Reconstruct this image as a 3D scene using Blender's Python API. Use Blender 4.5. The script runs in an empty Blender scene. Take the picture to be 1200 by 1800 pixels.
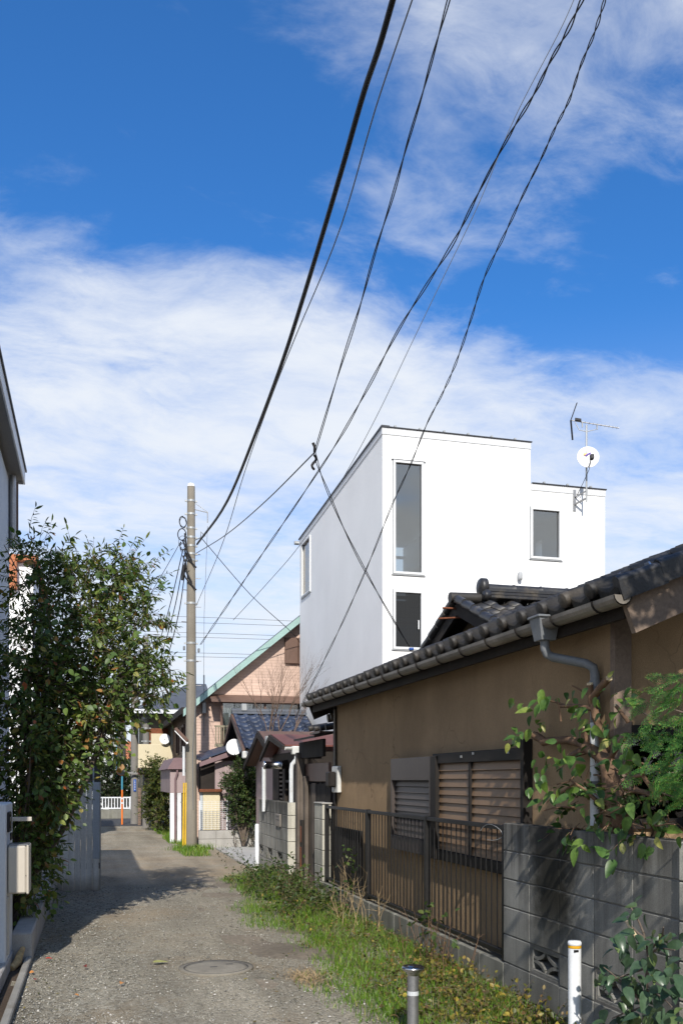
import bpy, math, random
import numpy as np
from mathutils import Matrix, Vector
random.seed(7); rng = np.random.default_rng(7)
R = math.radians; PI = math.pi
S = bpy.context.scene; COL = S.collection

# ---------------------------------------------------------------- camera, light, sky
EYE = 1.55; YAW = 15.1
cam = bpy.data.cameras.new('camera'); co = bpy.data.objects.new('camera', cam); COL.objects.link(co)
co.location = (0, 0, EYE); co.rotation_euler = (R(90), 0, R(-YAW))
cam.sensor_fit = 'VERTICAL'; cam.sensor_height = 36; cam.sensor_width = 24
cam.lens = 1615/1800*36; cam.shift_y = 470/1800; cam.clip_end = 2000; cam.clip_start = 0.05
S.camera = co
SUN_EL, SUN_AZ = 36.0, 192.2            # compass azimuth of the sun, clockwise from +Y
sun = bpy.data.lights.new('sun', 'SUN'); so = bpy.data.objects.new('sun', sun); COL.objects.link(so)
sun.energy = 4.8; sun.angle = R(0.5); sun.color = (1.0, 0.94, 0.85)
to_sun = Vector((math.sin(R(SUN_AZ))*math.cos(R(SUN_EL)), math.cos(R(SUN_AZ))*math.cos(R(SUN_EL)), math.sin(R(SUN_EL))))
so.rotation_euler = to_sun.to_track_quat('Z', 'Y').to_euler(); so.location = (0, -20, 30)
S.view_settings.view_transform = 'Standard'; S.view_settings.look = 'None'
S.view_settings.exposure = 0.12; S.view_settings.gamma = 1.0; S.view_settings.use_curve_mapping = False
S.cycles.max_bounces = 6; S.cycles.diffuse_bounces = 3; S.cycles.glossy_bounces = 3
S.cycles.transparent_max_bounces = 8; S.cycles.caustics_reflective = False; S.cycles.caustics_refractive = False

class NT:
    """small wrapper to write node trees"""
    def __init__(s, tree): s.t = tree; s.n = tree.nodes; s.l = tree.links
    def add(s, typ, **kw):
        n = s.n.new(typ)
        for k, v in kw.items(): setattr(n, k, v)
        return n
    def put(s, sock, v):
        if isinstance(v, bpy.types.NodeSocket): s.l.new(v, sock)
        elif v is not None:
            if sock.type == 'RGBA' and not isinstance(v, (int, float)) and len(v) == 3: v = (*v, 1)
            sock.default_value = v
    def math(s, op, a, b=None, c=None, clamp=False):
        n = s.add('ShaderNodeMath', operation=op, use_clamp=clamp)
        for i, v in enumerate((a, b, c)):
            if v is not None: s.put(n.inputs[i], v)
        return n.outputs[0]
    def vmath(s, op, a, b=None):
        n = s.add('ShaderNodeVectorMath', operation=op)
        s.put(n.inputs[0], a)
        if b is not None: s.put(n.inputs[1], b)
        return n.outputs['Value'] if op in ('DOT_PRODUCT', 'LENGTH', 'DISTANCE') else n.outputs[0]
    def noise(s, vec, scale, detail=4, rough=.55, dist=0.0, dim='3D'):
        n = s.add('ShaderNodeTexNoise', noise_dimensions=dim)
        s.put(n.inputs['Vector'], vec); s.put(n.inputs['Scale'], scale); s.put(n.inputs['Detail'], detail)
        s.put(n.inputs['Roughness'], rough); s.put(n.inputs['Distortion'], dist)
        return n.outputs['Fac']
    def rng(s, v, a, b, c, d, smooth=False):
        n = s.add('ShaderNodeMapRange', interpolation_type='SMOOTHSTEP' if smooth else 'LINEAR')
        for i, x in enumerate((v, a, b, c, d)): s.put(n.inputs[i], x)
        return n.outputs[0]
    def mix(s, f, a, b, mode='MIX'):
        n = s.add('ShaderNodeMixRGB', blend_type=mode)
        s.put(n.inputs[0], f); s.put(n.inputs[1], a); s.put(n.inputs[2], b)
        return n.outputs[0]
    def ramp(s, f, stops, interp='LINEAR'):
        n = s.add('ShaderNodeValToRGB'); n.color_ramp.interpolation = interp
        e = n.color_ramp.elements
        while len(e) < len(stops): e.new(.5)
        for i, (p, c) in enumerate(stops): e[i].position = p; e[i].color = (*c, 1)
        s.put(n.inputs[0], f); return n.outputs[0]

W = bpy.data.worlds.new('World'); S.world = W; W.use_nodes = True
T = NT(W.node_tree); T.n.clear()
sky = T.add('ShaderNodeTexSky', sky_type='NISHITA', sun_disc=False, sun_elevation=R(SUN_EL), sun_rotation=R(SUN_AZ),
            altitude=0, air_density=1.0, dust_density=0.6, ozone_density=3.0)
dirv = T.add('ShaderNodeTexCoord').outputs['Generated']
sep = T.add('ShaderNodeSeparateXYZ'); T.put(sep.inputs[0], dirv)
dz = T.math('MAXIMUM', sep.outputs[2], 0.0)
den = T.math('ADD', dz, .12)
px_ = T.math('DIVIDE', sep.outputs[0], den); py_ = T.math('DIVIDE', sep.outputs[1], den)
cmb = T.add('ShaderNodeCombineXYZ'); T.put(cmb.inputs[0], px_); T.put(cmb.inputs[1], py_)
P2 = cmb.outputs[0]                                          # point on the cloud layer overhead
def cloud_pt(az, el):
    """azimuth (deg, clockwise from +Y) and elevation (deg) of a cloud -> point on the layer"""
    h = math.cos(R(el)); d = math.sin(R(el))+.12
    return (math.sin(R(az))*h/d, math.cos(R(az))*h/d, 0)
warp = T.add('ShaderNodeTexNoise'); T.put(warp.inputs['Vector'], P2); T.put(warp.inputs['Scale'], 1.6); T.put(warp.inputs['Detail'], 3)
wv = T.vmath('SCALE', T.vmath('SUBTRACT', warp.outputs['Color'], (.5, .5, .5))); wv.node.inputs['Scale'].default_value = .34
Pw = T.vmath('ADD', P2, wv)
rot = T.add('ShaderNodeMapping'); T.put(rot.inputs['Vector'], Pw); rot.inputs['Rotation'].default_value = (0, 0, R(-24)); rot.inputs['Scale'].default_value = (1.0, 1.5, 1)
n1 = T.noise(rot.outputs[0], 2.3, 10, .60, .1)
n2 = T.noise(rot.outputs[0], 8.0, 8, .70, .2)
nz = T.math('ADD', T.math('MULTIPLY', n1, .72), T.math('MULTIPLY', n2, .28))
nz = T.math('MULTIPLY_ADD', nz, 1.5, -.25)
plen = T.vmath('LENGTH', P2)
bias = T.rng(plen, 1.15, 3.2, -.29, .17)
CLOUDS = [  # azimuth, elevation, size on the layer, weight
    (0, 20, .55, .19), (2, 35, .30, -.26), (12, 36, .25, -.10), (7, 29, .30, .12), (14, 24, .5, .24), (21, 21, .5, .12), (31, 19, .5, .16),
    (17, 41, .34, .16), (25, 37, .34, .13), (18, 33, .16, .12), (31, 41, .32, .10), (11, 42, .12, .10), (26.5, 30.2, .10, .20), (31, 34, .14, .08), (25.5, 27, .22, -.18), (31, 27.5, .25, -.14), (24, 21.5, .3, .08),
    (2.0, 34.6, .05, .36), (34, 12, .8, .12), (33, 29, .2, -.16), (6, 37, .3, -.2), (20, 27, .18, -.14), (10, 34, .2, -.14), (31, 24.5, .2, -.06), (27, 18, .3, -.12),
    (70, 40, .5, .2), (-40, 24, 1.2, .24), (-80, 28, 1.2, .26), (-120, 32, 1.0, .22), (120, 30, 1.0, .22), (165, 15, 1.6, .34), (-160, 20, 1.2, .2)]  # outside the view; western and southern clouds added to whiten the fill light
for az, el, sz, w in CLOUDS:
    d = T.vmath('DISTANCE', P2, cloud_pt(az, el))
    g = T.math('POWER', 2.718, T.math('MULTIPLY', T.math('MULTIPLY', d, d), -1/(sz*sz)))
    bias = T.math('MULTIPLY_ADD', g, w, bias)
dens = T.rng(T.math('ADD', nz, bias), .40, .98, 0, 1, True)
veil = T.rng(T.math('ADD', T.math('MULTIPLY_ADD', T.noise(rot.outputs[0], 3.6, 9, .62, .2), 1.3, -.15), T.math('MULTIPLY', bias, .75)), .36, .80, 0, .42, True)
dens = T.math('SUBTRACT', 1.0, T.math('MULTIPLY', T.math('SUBTRACT', 1.0, dens), T.math('SUBTRACT', 1.0, veil)))
haze = T.rng(dz, .0, .46, .92, 0, True)
bg_s = T.mix(1, sky.outputs[0], (.40, .99, 1.55), 'MULTIPLY')
skyc = T.mix(1, bg_s, (.114, .114, .114), 'MULTIPLY')
skyc = T.mix(haze, skyc, (.78, .83, .90))
cl = T.mix(T.math('MULTIPLY', dens, .95), skyc, (.80, .84, .90))
bgn = T.add('ShaderNodeBackground'); T.put(bgn.inputs[0], cl); bgn.inputs[1].default_value = 1.0
out = T.add('ShaderNodeOutputWorld'); T.l.new(bgn.outputs[0], out.inputs[0])

# ---------------------------------------------------------------- surveying helpers: bearings measured from the camera station
CT, ST = math.cos(R(YAW)), math.sin(R(YAW)); FL = 1615.
def bear(px): return R(YAW)+math.atan((px-600)/FL)
def yx(px, X): return X/math.tan(bear(px))             # where the bearing meets a plane along the lane
def xy(px, Y): return Y*math.tan(bear(px))             # where it meets a plane across the lane
def dep(X, Y): return X*ST+Y*CT
def zz(py, X, Y): return EYE+(1370-py)/FL*dep(X, Y)
def onX(px, py, X): Y = yx(px, X); return (X, Y, zz(py, X, Y))
def onY(px, py, Y): X = xy(px, Y); return (X, Y, zz(py, X, Y))

# ---------------------------------------------------------------- materials
def mat(name, col, rough=.8, spec=.3, metal=0., var=.18, vs=2.5, fine=.12, fs=45., streak=0., ss=9., bump=0., bs=90., rnd=0., dirt=None, dirt_amt=0., low=None):
    m = bpy.data.materials.new(name); m.use_nodes = True; t = NT(m.node_tree)
    b = t.n['Principled BSDF']; pos = t.add('ShaderNodeNewGeometry').outputs['Position']
    c = (*col, 1)
    v = t.rng(t.noise(pos, vs, 5), .3, .7, 1-var, 1+var)
    v = t.math('MULTIPLY', v, t.rng(t.noise(pos, fs, 4, .7), .3, .7, 1-fine, 1+fine))
    if streak:
        mp = t.add('ShaderNodeMapping'); t.put(mp.inputs[0], pos); mp.inputs['Scale'].default_value = (ss, ss, .45)
        v = t.math('MULTIPLY', v, t.rng(t.noise(mp.outputs[0], 1.0, 6, .65), .35, .72, 1+streak*.3, 1-streak))
    if rnd:
        v = t.math('MULTIPLY', v, t.rng(t.add('ShaderNodeObjectInfo').outputs['Random'], 0, 1, 1-rnd, 1+rnd))
    cc = t.mix(1, c, t.mix(1, (1, 1, 1, 1), v, 'MULTIPLY'), 'MULTIPLY')
    if dirt:
        f = t.rng(t.noise(pos, vs*1.9, 7, .7), .48, .72, 0, dirt_amt, True); cc = t.mix(f, cc, (*dirt, 1))
    if low:                                             # splash-back grime near the ground: (colour, height)
        s3 = t.add('ShaderNodeSeparateXYZ'); t.put(s3.inputs[0], pos)
        h = t.math('ADD', s3.outputs[2], t.math('MULTIPLY', t.noise(pos, 5, 4), low[1]))
        cc = t.mix(t.rng(h, low[1]*.5, low[1]*1.6, .75, 0, True), cc, (*low[0], 1))
    t.put(b.inputs['Base Color'], cc); b.inputs['Roughness'].default_value = rough
    b.inputs['Metallic'].default_value = metal; b.inputs['Specular IOR Level'].default_value = spec
    if bump:
        bn = t.add('ShaderNodeBump'); bn.inputs['Strength'].default_value = bump; bn.inputs['Distance'].default_value = .01
        t.put(bn.inputs['Height'], t.noise(pos, bs, 5, .7)); t.l.new(bn.outputs[0], b.inputs['Normal'])
    return m

def crack(m):
    """hairline cracks wandering across old render"""
    t = NT(m.node_tree); b = t.n['Principled BSDF']; src = b.inputs['Base Color'].links[0].from_socket
    pos = t.add('ShaderNodeNewGeometry').outputs['Position']
    nn = t.add('ShaderNodeTexNoise'); t.put(nn.inputs['Vector'], pos); nn.inputs['Scale'].default_value = 3; nn.inputs['Detail'].default_value = 5
    sc_ = t.vmath('SCALE', t.vmath('SUBTRACT', nn.outputs['Color'], (.5, .5, .5))); sc_.node.inputs['Scale'].default_value = .35
    v = t.add('ShaderNodeTexVoronoi', feature='DISTANCE_TO_EDGE'); t.put(v.inputs['Vector'], t.vmath('ADD', pos, sc_)); v.inputs['Scale'].default_value = .8
    f = t.math('MULTIPLY', t.rng(v.outputs['Distance'], .0015, .005, .4, 0), t.rng(t.noise(pos, .9, 3), .46, .56, 0, 1))
    t.put(b.inputs['Base Color'], t.mix(f, src, (.08, .055, .035, 1)))

def leafmat(name, stops, obj=False, trans=.3, rough=.45):
    m = bpy.data.materials.new(name); m.use_nodes = True; t = NT(m.node_tree); b = t.n['Principled BSDF']
    f = t.add('ShaderNodeObjectInfo').outputs['Random'] if obj else t.add('ShaderNodeAttribute', attribute_name='rnd').outputs['Fac']
    c = t.ramp(f, stops)
    pos = t.add('ShaderNodeNewGeometry').outputs['Position']
    c = t.mix(1, c, t.mix(1, (1, 1, 1, 1), t.rng(t.noise(pos, 60, 3), .3, .7, .8, 1.2), 'MULTIPLY'), 'MULTIPLY')
    t.put(b.inputs['Base Color'], c); b.inputs['Roughness'].default_value = rough; b.inputs['Specular IOR Level'].default_value = .35
    tr = t.add('ShaderNodeBsdfTranslucent'); t.put(tr.inputs[0], t.mix(1, c, (1.1, 1.25, .6, 1), 'MULTIPLY'))
    mx = t.add('ShaderNodeMixShader'); mx.inputs[0].default_value = trans
    t.l.new(b.outputs[0], mx.inputs[1]); t.l.new(tr.outputs[0], mx.inputs[2])
    t.l.new(mx.outputs[0], t.n['Material Output'].inputs[0]); return m

def glassmat(name, tint=(.75, .8, .8), refl=.12, rough=.02):
    m = bpy.data.materials.new(name); m.use_nodes = True; t = NT(m.node_tree); t.n.remove(t.n['Principled BSDF'])
    tr = t.add('ShaderNodeBsdfTransparent'); t.put(tr.inputs[0], tint)
    gl = t.add('ShaderNodeBsdfGlossy'); gl.inputs['Roughness'].default_value = rough; t.put(gl.inputs[0], (.97, .93, .88))
    lw = t.add('ShaderNodeFresnel'); lw.inputs[0].default_value = 1.5
    mx = t.add('ShaderNodeMixShader'); t.put(mx.inputs[0], t.math('ADD', lw.outputs[0], refl-.04, clamp=True))
    t.l.new(tr.outputs[0], mx.inputs[1]); t.l.new(gl.outputs[0], mx.inputs[2]); t.l.new(mx.outputs[0], t.n['Material Output'].inputs[0]); return m

def brickmat(name, col, mortar, bw, bh, ms=.012, rnd=.12):
    m = bpy.data.materials.new(name); m.use_nodes = True; t = NT(m.node_tree); b = t.n['Principled BSDF']
    pos = t.add('ShaderNodeNewGeometry').outputs['Position']; s3 = t.add('ShaderNodeSeparateXYZ'); t.put(s3.inputs[0], pos)
    cb = t.add('ShaderNodeCombineXYZ'); t.put(cb.inputs[0], t.math('ADD', s3.outputs[0], s3.outputs[1])); t.put(cb.inputs[1], s3.outputs[2])
    br = t.add('ShaderNodeTexBrick'); t.put(br.inputs['Vector'], cb.outputs[0]); br.inputs['Scale'].default_value = 1
    br.inputs['Brick Width'].default_value = bw; br.inputs['Row Height'].default_value = bh; br.inputs['Mortar Size'].default_value = ms
    t.put(br.inputs['Color1'], tuple(x*(1+rnd) for x in col)); t.put(br.inputs['Color2'], tuple(x*(1-rnd) for x in col)); t.put(br.inputs['Mortar'], mortar)
    c = t.mix(1, br.outputs['Color'], t.mix(1, (1, 1, 1, 1), t.rng(t.noise(pos, 1.2, 5), .3, .7, .88, 1.1), 'MULTIPLY'), 'MULTIPLY')
    t.put(b.inputs['Base Color'], c); b.inputs['Roughness'].default_value = .75
    bn = t.add('ShaderNodeBump'); bn.inputs['Strength'].default_value = .5; bn.inputs['Distance'].default_value = .008
    t.put(bn.inputs['Height'], t.math('SUBTRACT', 1, br.outputs['Fac'])); t.l.new(bn.outputs[0], b.inputs['Normal']); return m

def gravelmat():
    m = bpy.data.materials.new('gravel'); m.use_nodes = True; t = NT(m.node_tree); b = t.n['Principled BSDF']
    pos = t.add('ShaderNodeNewGeometry').outputs['Position']
    v = t.add('ShaderNodeTexVoronoi'); t.put(v.inputs['Vector'], pos); v.inputs['Scale'].default_value = 75
    v2 = t.add('ShaderNodeTexVoronoi'); t.put(v2.inputs['Vector'], pos); v2.inputs['Scale'].default_value = 190
    bw = t.add('ShaderNodeRGBToBW'); t.put(bw.inputs[0], v.outputs['Color']); bw2 = t.add('ShaderNodeRGBToBW'); t.put(bw2.inputs[0], v2.outputs['Color'])
    v3 = t.add('ShaderNodeTexVoronoi'); t.put(v3.inputs['Vector'], pos); v3.inputs['Scale'].default_value = 36; bw3 = t.add('ShaderNodeRGBToBW'); t.put(bw3.inputs[0], v3.outputs['Color'])
    stone = t.ramp(bw.outputs[0], [(.12, (0.203, 0.180, 0.141)), (.5, (0.359, 0.321, 0.250)), (.8, (0.488, 0.440, 0.351)), (1, (0.651, 0.590, 0.476))])
    fine = t.ramp(bw2.outputs[0], [(.1, (0.258, 0.226, 0.173)), (.6, (0.407, 0.357, 0.274)), (1, (0.542, 0.485, 0.387))])
    c = t.mix(t.rng(t.noise(pos, 7, 5, .7), .42, .60, .0, .8), stone, fine)
    coarse = t.ramp(bw3.outputs[0], [(.2, (0.147, 0.136, 0.105)), (.5, (0.362, 0.339, 0.275)), (.85, (0.565, 0.537, 0.451))])
    s4 = t.add('ShaderNodeSeparateXYZ'); t.put(s4.inputs[0], pos)
    c = t.mix(t.math('MULTIPLY', t.rng(t.math('ADD', s4.outputs[0], t.noise(pos, 1.1, 4)), .6, 1.3, .75, .2), t.rng(t.noise(pos, 12, 4), .4, .6, .2, 1)), c, coarse)
    dirt = t.rng(t.noise(pos, .75, 6, .65, .5),   .50, .66, 0, .55, True)
    c = t.mix(dirt, c, t.mix(t.noise(pos, 30, 5, .7), (0.258, 0.190, 0.119, 1), (0.488, 0.374, 0.244, 1)))
    s3 = t.add('ShaderNodeSeparateXYZ'); t.put(s3.inputs[0], pos)
    far = t.rng(s3.outputs[1], 12.5, 15.0, 0, .55, True); far = t.math('MULTIPLY', far, t.rng(s3.outputs[1], 18, 21.5, 1, .15, True))
    c = t.mix(t.math('MULTIPLY', far, t.rng(t.noise(pos, 1.3, 4), .35, .6, .3, 1)), c, t.mix(t.noise(pos, 14, 5, .7), (0.325, 0.236, 0.150, 1), (0.542, 0.419, 0.279, 1)))
    mp = t.add('ShaderNodeMapping'); t.put(mp.inputs[0], pos); mp.inputs['Scale'].default_value = (2.2, .22, 1)
    track = t.math('MULTIPLY', t.rng(t.noise(mp.outputs[0], 1.0, 4), .35, .65, .88, 1.24), t.rng(t.noise(pos, .9, 5), .35, .65, .92, 1.16))
    c = t.mix(1, c, t.mix(1, (1, 1, 1, 1), track, 'MULTIPLY'), 'MULTIPLY')
    t.put(b.inputs['Base Color'], c); b.inputs['Roughness'].default_value = .95; b.inputs['Specular IOR Level'].default_value = .15
    bn = t.add('ShaderNodeBump'); bn.inputs['Strength'].default_value = 1.0; bn.inputs['Distance'].default_value = .02
    t.put(bn.inputs['Height'], t.math('SUBTRACT', t.math('MULTIPLY', t.noise(pos, 8, 4), 1.2), t.math('ADD', v.outputs['Distance'], t.math('MULTIPLY', v2.outputs['Distance'], .5))))
    t.l.new(bn.outputs[0], b.inputs['Normal']); return m

def blockmat(name, col, stain=False, **kw):
    m = mat(name, col, rough=.9, spec=.15, var=.22, vs=1.6, fine=.2, fs=120, streak=.45, ss=6, bump=.35, bs=160, rnd=.07, **kw)
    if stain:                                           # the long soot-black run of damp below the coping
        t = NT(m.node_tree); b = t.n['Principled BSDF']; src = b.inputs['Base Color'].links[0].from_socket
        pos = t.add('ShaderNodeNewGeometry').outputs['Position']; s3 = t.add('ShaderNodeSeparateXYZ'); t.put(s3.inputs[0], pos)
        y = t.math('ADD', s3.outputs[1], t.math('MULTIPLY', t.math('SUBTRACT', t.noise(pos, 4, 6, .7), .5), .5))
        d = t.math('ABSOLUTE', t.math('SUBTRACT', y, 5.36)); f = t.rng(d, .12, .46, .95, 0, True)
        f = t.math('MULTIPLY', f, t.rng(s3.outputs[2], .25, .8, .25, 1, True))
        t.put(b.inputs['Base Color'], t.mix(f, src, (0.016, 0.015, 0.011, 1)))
    return m

M = {}
M['gravel'] = gravelmat()
M['ground'] = mat('ground', (.21, .175, .13), var=.3, vs=.8, fine=.3, fs=30, bump=.6, bs=30)
M['asphalt'] = mat('asphalt', (.06, .06, .062), fine=.3, fs=150, bump=.3, bs=200)
M['concrete'] = mat('concrete', (.40, .385, .36), var=.16, fine=.14, fs=90, bump=.2, bs=120, streak=.18, ss=5, dirt=(.2, .17, .13), dirt_amt=.35)
M['pad'] = mat('pad_concrete', (.42, .42, .41), var=.12, fine=.1, bump=.15)
M['kerb'] = mat('kerb_concrete', (.27, .26, .235), var=.2, fine=.16, fs=90, bump=.25, dirt=(.15, .125, .09), dirt_amt=.5)
M['pillar'] = mat('pillar_render', (.66, .67, .67), var=.05, fine=.04, bump=.06, bs=60)
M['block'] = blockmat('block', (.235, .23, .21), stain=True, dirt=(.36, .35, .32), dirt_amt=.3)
M['block_old'] = blockmat('block_old', (.31, .30, .265), dirt=(.14, .135, .12), dirt_amt=.7)
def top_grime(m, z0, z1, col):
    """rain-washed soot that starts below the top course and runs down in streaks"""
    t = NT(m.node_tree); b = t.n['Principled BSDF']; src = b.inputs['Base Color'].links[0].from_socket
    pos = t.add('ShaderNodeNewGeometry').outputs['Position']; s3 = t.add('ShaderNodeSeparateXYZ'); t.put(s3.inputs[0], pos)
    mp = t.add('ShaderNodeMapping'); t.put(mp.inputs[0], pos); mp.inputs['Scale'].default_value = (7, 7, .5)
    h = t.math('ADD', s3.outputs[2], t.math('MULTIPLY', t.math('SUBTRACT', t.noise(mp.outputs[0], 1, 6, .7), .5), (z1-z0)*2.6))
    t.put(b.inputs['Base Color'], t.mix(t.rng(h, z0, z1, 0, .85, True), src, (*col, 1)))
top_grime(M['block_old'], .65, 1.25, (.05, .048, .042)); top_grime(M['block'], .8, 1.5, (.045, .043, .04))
M['block_clean_lit'] = blockmat('block_clean_lit', (.50, .48, .41))  # clean blocks; also the second wall's end with sunlight put into the colour
M['block_low'] = blockmat('block_low', (.22, .215, .185), dirt=(.12, .12, .08), dirt_amt=.5)
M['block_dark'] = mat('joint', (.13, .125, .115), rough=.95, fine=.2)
M['white_wall'] = mat('white_render', (.88, .88, .87), rough=.85, var=.04, vs=.7, fine=.02, fs=20, streak=.04, ss=.8, bump=.05, bs=14)
M['white_frame'] = mat('white_frame', (.66, .67, .67), rough=.4, var=.02, fine=.01)
M['flash'] = mat('flashing', (.60, .61, .62), rough=.5, var=.04)
M['shadow_grey'] = mat('shadow_grey', (.34, .35, .36), rough=.6)  # painted shadow line round window frames; the wall light shares this grey
M['inner'] = mat('inner_plaster', (.62, .63, .63), var=.03, fine=.02)
M['coping'] = mat('coping', (.06, .062, .067), rough=.45, metal=.3, var=.1)
M['glass'] = glassmat('glass', (.72, .77, .77), .20)
M['glass_dark'] = glassmat('glass_dark', (.22, .23, .23), .06)
M['blind'] = mat('blind', (.6, .58, .52))
M['brown_wall'] = mat('brown_stucco', (.385, .268, .16), rough=.93, spec=.1, var=.16, vs=.9, fine=.14, fs=120, streak=.22, ss=1.1, bump=.5, bs=180, dirt=(.27, .19, .115), dirt_amt=.45, low=((.2, .15, .1), .3))
crack(M['brown_wall'])
M['wood_dark'] = mat('dark_wood', (.028, .022, .018), rough=.8, var=.3, streak=.3, ss=20, bump=.15)
M['wood_barge'] = mat('barge_wood', (.20, .15, .115), rough=.75, var=.2, fine=.2, bump=.15)
M['wood_grey'] = mat('weathered_wood', (.14, .115, .095), rough=.9, var=.3, vs=3, streak=.55, ss=34, bump=.3, bs=60)
M['wood_black'] = mat('black_wood', (.028, .024, .021), rough=.9, var=.3, streak=.5, ss=30, bump=.2, rnd=.2)
M['plank'] = mat('plank_paint', (.72, .70, .65), rough=.8, var=.12, vs=2, streak=.28, ss=28, bump=.2, bs=50, rnd=.1, low=((.2, .17, .13), .22))
M['plank_blue'] = mat('plank_blue', (.46, .50, .54), rough=.7, var=.1, streak=.2, ss=20, bump=.1, rnd=.05)
M['tile'] = mat('roof_tile', (.030, .030, .032), rough=.42, spec=.5, var=.3, vs=3, fine=.25, fs=60, bump=.2, bs=60, rnd=.25, dirt=(.13, .105, .07), dirt_amt=.6)
M['tile_end'] = mat('roof_tile_end', (.038, .035, .032), rough=.55, spec=.4, var=.3, fine=.3, fs=60, bump=.3, bs=60, rnd=.25, dirt=(.10, .08, .055), dirt_amt=.45)
M['tile_blue'] = mat('blue_tile', (.03, .042, .075), rough=.48, spec=.4, var=.2, fine=.15, rnd=.25)
M['tile_grey'] = mat('slate', (.10, .11, .13), rough=.6, var=.12, fine=.15, rnd=.15)
M['lead'] = mat('snow_clip', (.35, .38, .45), rough=.4, metal=.6)
M['gutter'] = mat('gutter', (.22, .195, .165), rough=.45, spec=.4, var=.2, vs=3, streak=.3, ss=6, fine=.15)
M['gutter_white'] = mat('gutter_white', (.60, .60, .57), rough=.5, var=.15, streak=.2)
M['pipe'] = mat('pipe_grey', (.17, .18, .19), rough=.4, var=.1, fine=.1)
M['pipe_white'] = mat('pipe_white', (.62, .64, .65), rough=.45, var=.12, fine=.1, dirt=(.35, .33, .3), dirt_amt=.4)
M['metal_black'] = mat('black_metal', (.014, .0135, .0135), rough=.5, spec=.35, var=.3, fine=.3)
M['metal_bronze'] = mat('bronze_metal', (.022, .019, .017), rough=.6, spec=.2, var=.15)
M['slat'] = mat('shutter_slat', (.19, .118, .066), rough=.5, spec=.4, var=.12, fine=.1, rnd=.05)
M['slat_dark'] = mat('shutter_slat_dark', (.062, .05, .045), rough=.5, spec=.4, var=.12, fine=.1, rnd=.05)
M['steel'] = mat('steel', (.55, .55, .55), rough=.22, metal=1, var=.1, fine=.06)
M['steel_dull'] = mat('steel_dull', (.33, .33, .33), rough=.45, metal=.8, var=.2, fine=.15)
M['white_paint'] = mat('white_paint', (.72, .74, .76), rough=.45, var=.06, fine=.06, streak=.1, ss=15, dirt=(.4, .36, .3), dirt_amt=.25)
M['yellow'] = mat('yellow_tape', (.62, .33, .02), rough=.5)
M['yellow_tube'] = mat('yellow_tube', (.66, .42, .03), rough=.5, var=.15)
M['reflect'] = mat('reflective', (.55, .57, .58), rough=.4, fine=.4, fs=300)
M['pole'] = mat('pole_concrete', (.235, .21, .17), rough=.85, var=.14, vs=1.2, fine=.16, fs=80, streak=.2, ss=8, bump=.1)
M['pole_dark'] = mat('pole_grey', (.20, .19, .175), rough=.85, var=.12, fine=.12)
M['pole_black'] = mat('pole_brown', (.085, .08, .075), rough=.85, var=.12, fine=.12)
M['galv'] = mat('galvanised', (.38, .39, .39), rough=.5, metal=.5, var=.15)
M['cable'] = mat('cable', (.016, .016, .018), rough=.55, var=.1)
M['cable_grey'] = mat('cable_grey', (.16, .17, .18), rough=.6, var=.1)
M['orange'] = mat('orange_paint', (.75, .19, .03), rough=.5)
M['blue'] = mat('blue_paint', (.03, .09, .33), rough=.4)
M['teal'] = mat('teal_paint', (.06, .25, .36), rough=.5)
M['mirror'] = mat('mirror_face', (.03, .035, .04), rough=.25, spec=.4)
M['red_roof'] = mat('red_metal', (.145, .05, .038), rough=.5, var=.15, fine=.12)
M['purple_metal'] = mat('purple_metal', (.20, .13, .135), rough=.6, var=.15, fine=.1)
M['mauve'] = mat('mauve_siding', (.36, .28, .275), rough=.7, var=.08, streak=.15, ss=14)
M['rust'] = mat('rust', (.17, .06, .03), rough=.85, var=.4, vs=6, fine=.3)
M['brown_metal'] = mat('brown_metal', (.14, .085, .065), rough=.5, var=.12)
M['pink_brick'] = brickmat('pink_brick', (.60, .435, .355), (.50, .36, .29), .32, .075, .007, .06)
M['brown_shaded_brick'] = brickmat('brown_shaded_brick', (.20, .135, .10), (.12, .09, .07), .32, .075, .008, .1)  # brown pier brick; also the pink house's side wall with shade painted in
M['green_trim'] = mat('green_trim', (.29, .43, .40), rough=.55, var=.06)
M['cream'] = mat('cream_panel', (.62, .545, .38), var=.05)
M['olive'] = mat('olive_wall', (.24, .215, .15), var=.08)
M['curtain'] = mat('curtain', (.62, .58, .57), streak=.3, ss=22)
M['far_wall'] = mat('far_wall', (.56, .58, .56), var=.05)
M['grey_white'] = mat('left_render', (.52, .56, .60), var=.03, fine=.02, bump=.04, bs=20)
M['soffit'] = mat('soffit', (.30, .29, .28), var=.05)
M['terracotta'] = mat('terracotta', (.45, .17, .08), var=.15)
M['beige_box'] = mat('beige_box', (.50, .455, .385), rough=.35, spec=.4, var=.03, fine=.02)
M['soil'] = mat('soil', (.07, .05, .035), fine=.3, bump=.6, bs=40)
M['bark'] = mat('bark', (.12, .095, .075), rough=.9, var=.25, fine=.25, bump=.4, bs=60)
M['bark_red'] = mat('bark_red', (.165, .10, .06), rough=.8, var=.3, vs=8, fine=.25, bump=.4, bs=50)
M['cut'] = mat('cut_wood', (.62, .50, .32), rough=.8)
M['twig'] = mat('twig', (.16, .11, .08), rough=.85)
M['straw'] = mat('straw', (.34, .25, .14), rough=.85, var=.3, vs=20)
M['moss'] = mat('iron_ring', (.10, .095, .085), rough=.8, fine=.3)
M['lid'] = mat('lid', (.24, .218, .178), rough=.95, var=.25, vs=4, fine=.3, fs=160, bump=.5, bs=160)
M['olive'+'_leaf'] = mat('olive_leaf', (.30, .30, .10), rough=.6)
M['foam'] = mat('foam', (.48, .33, .16), rough=.95, var=.3, vs=20, bump=.8, bs=40)
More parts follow.
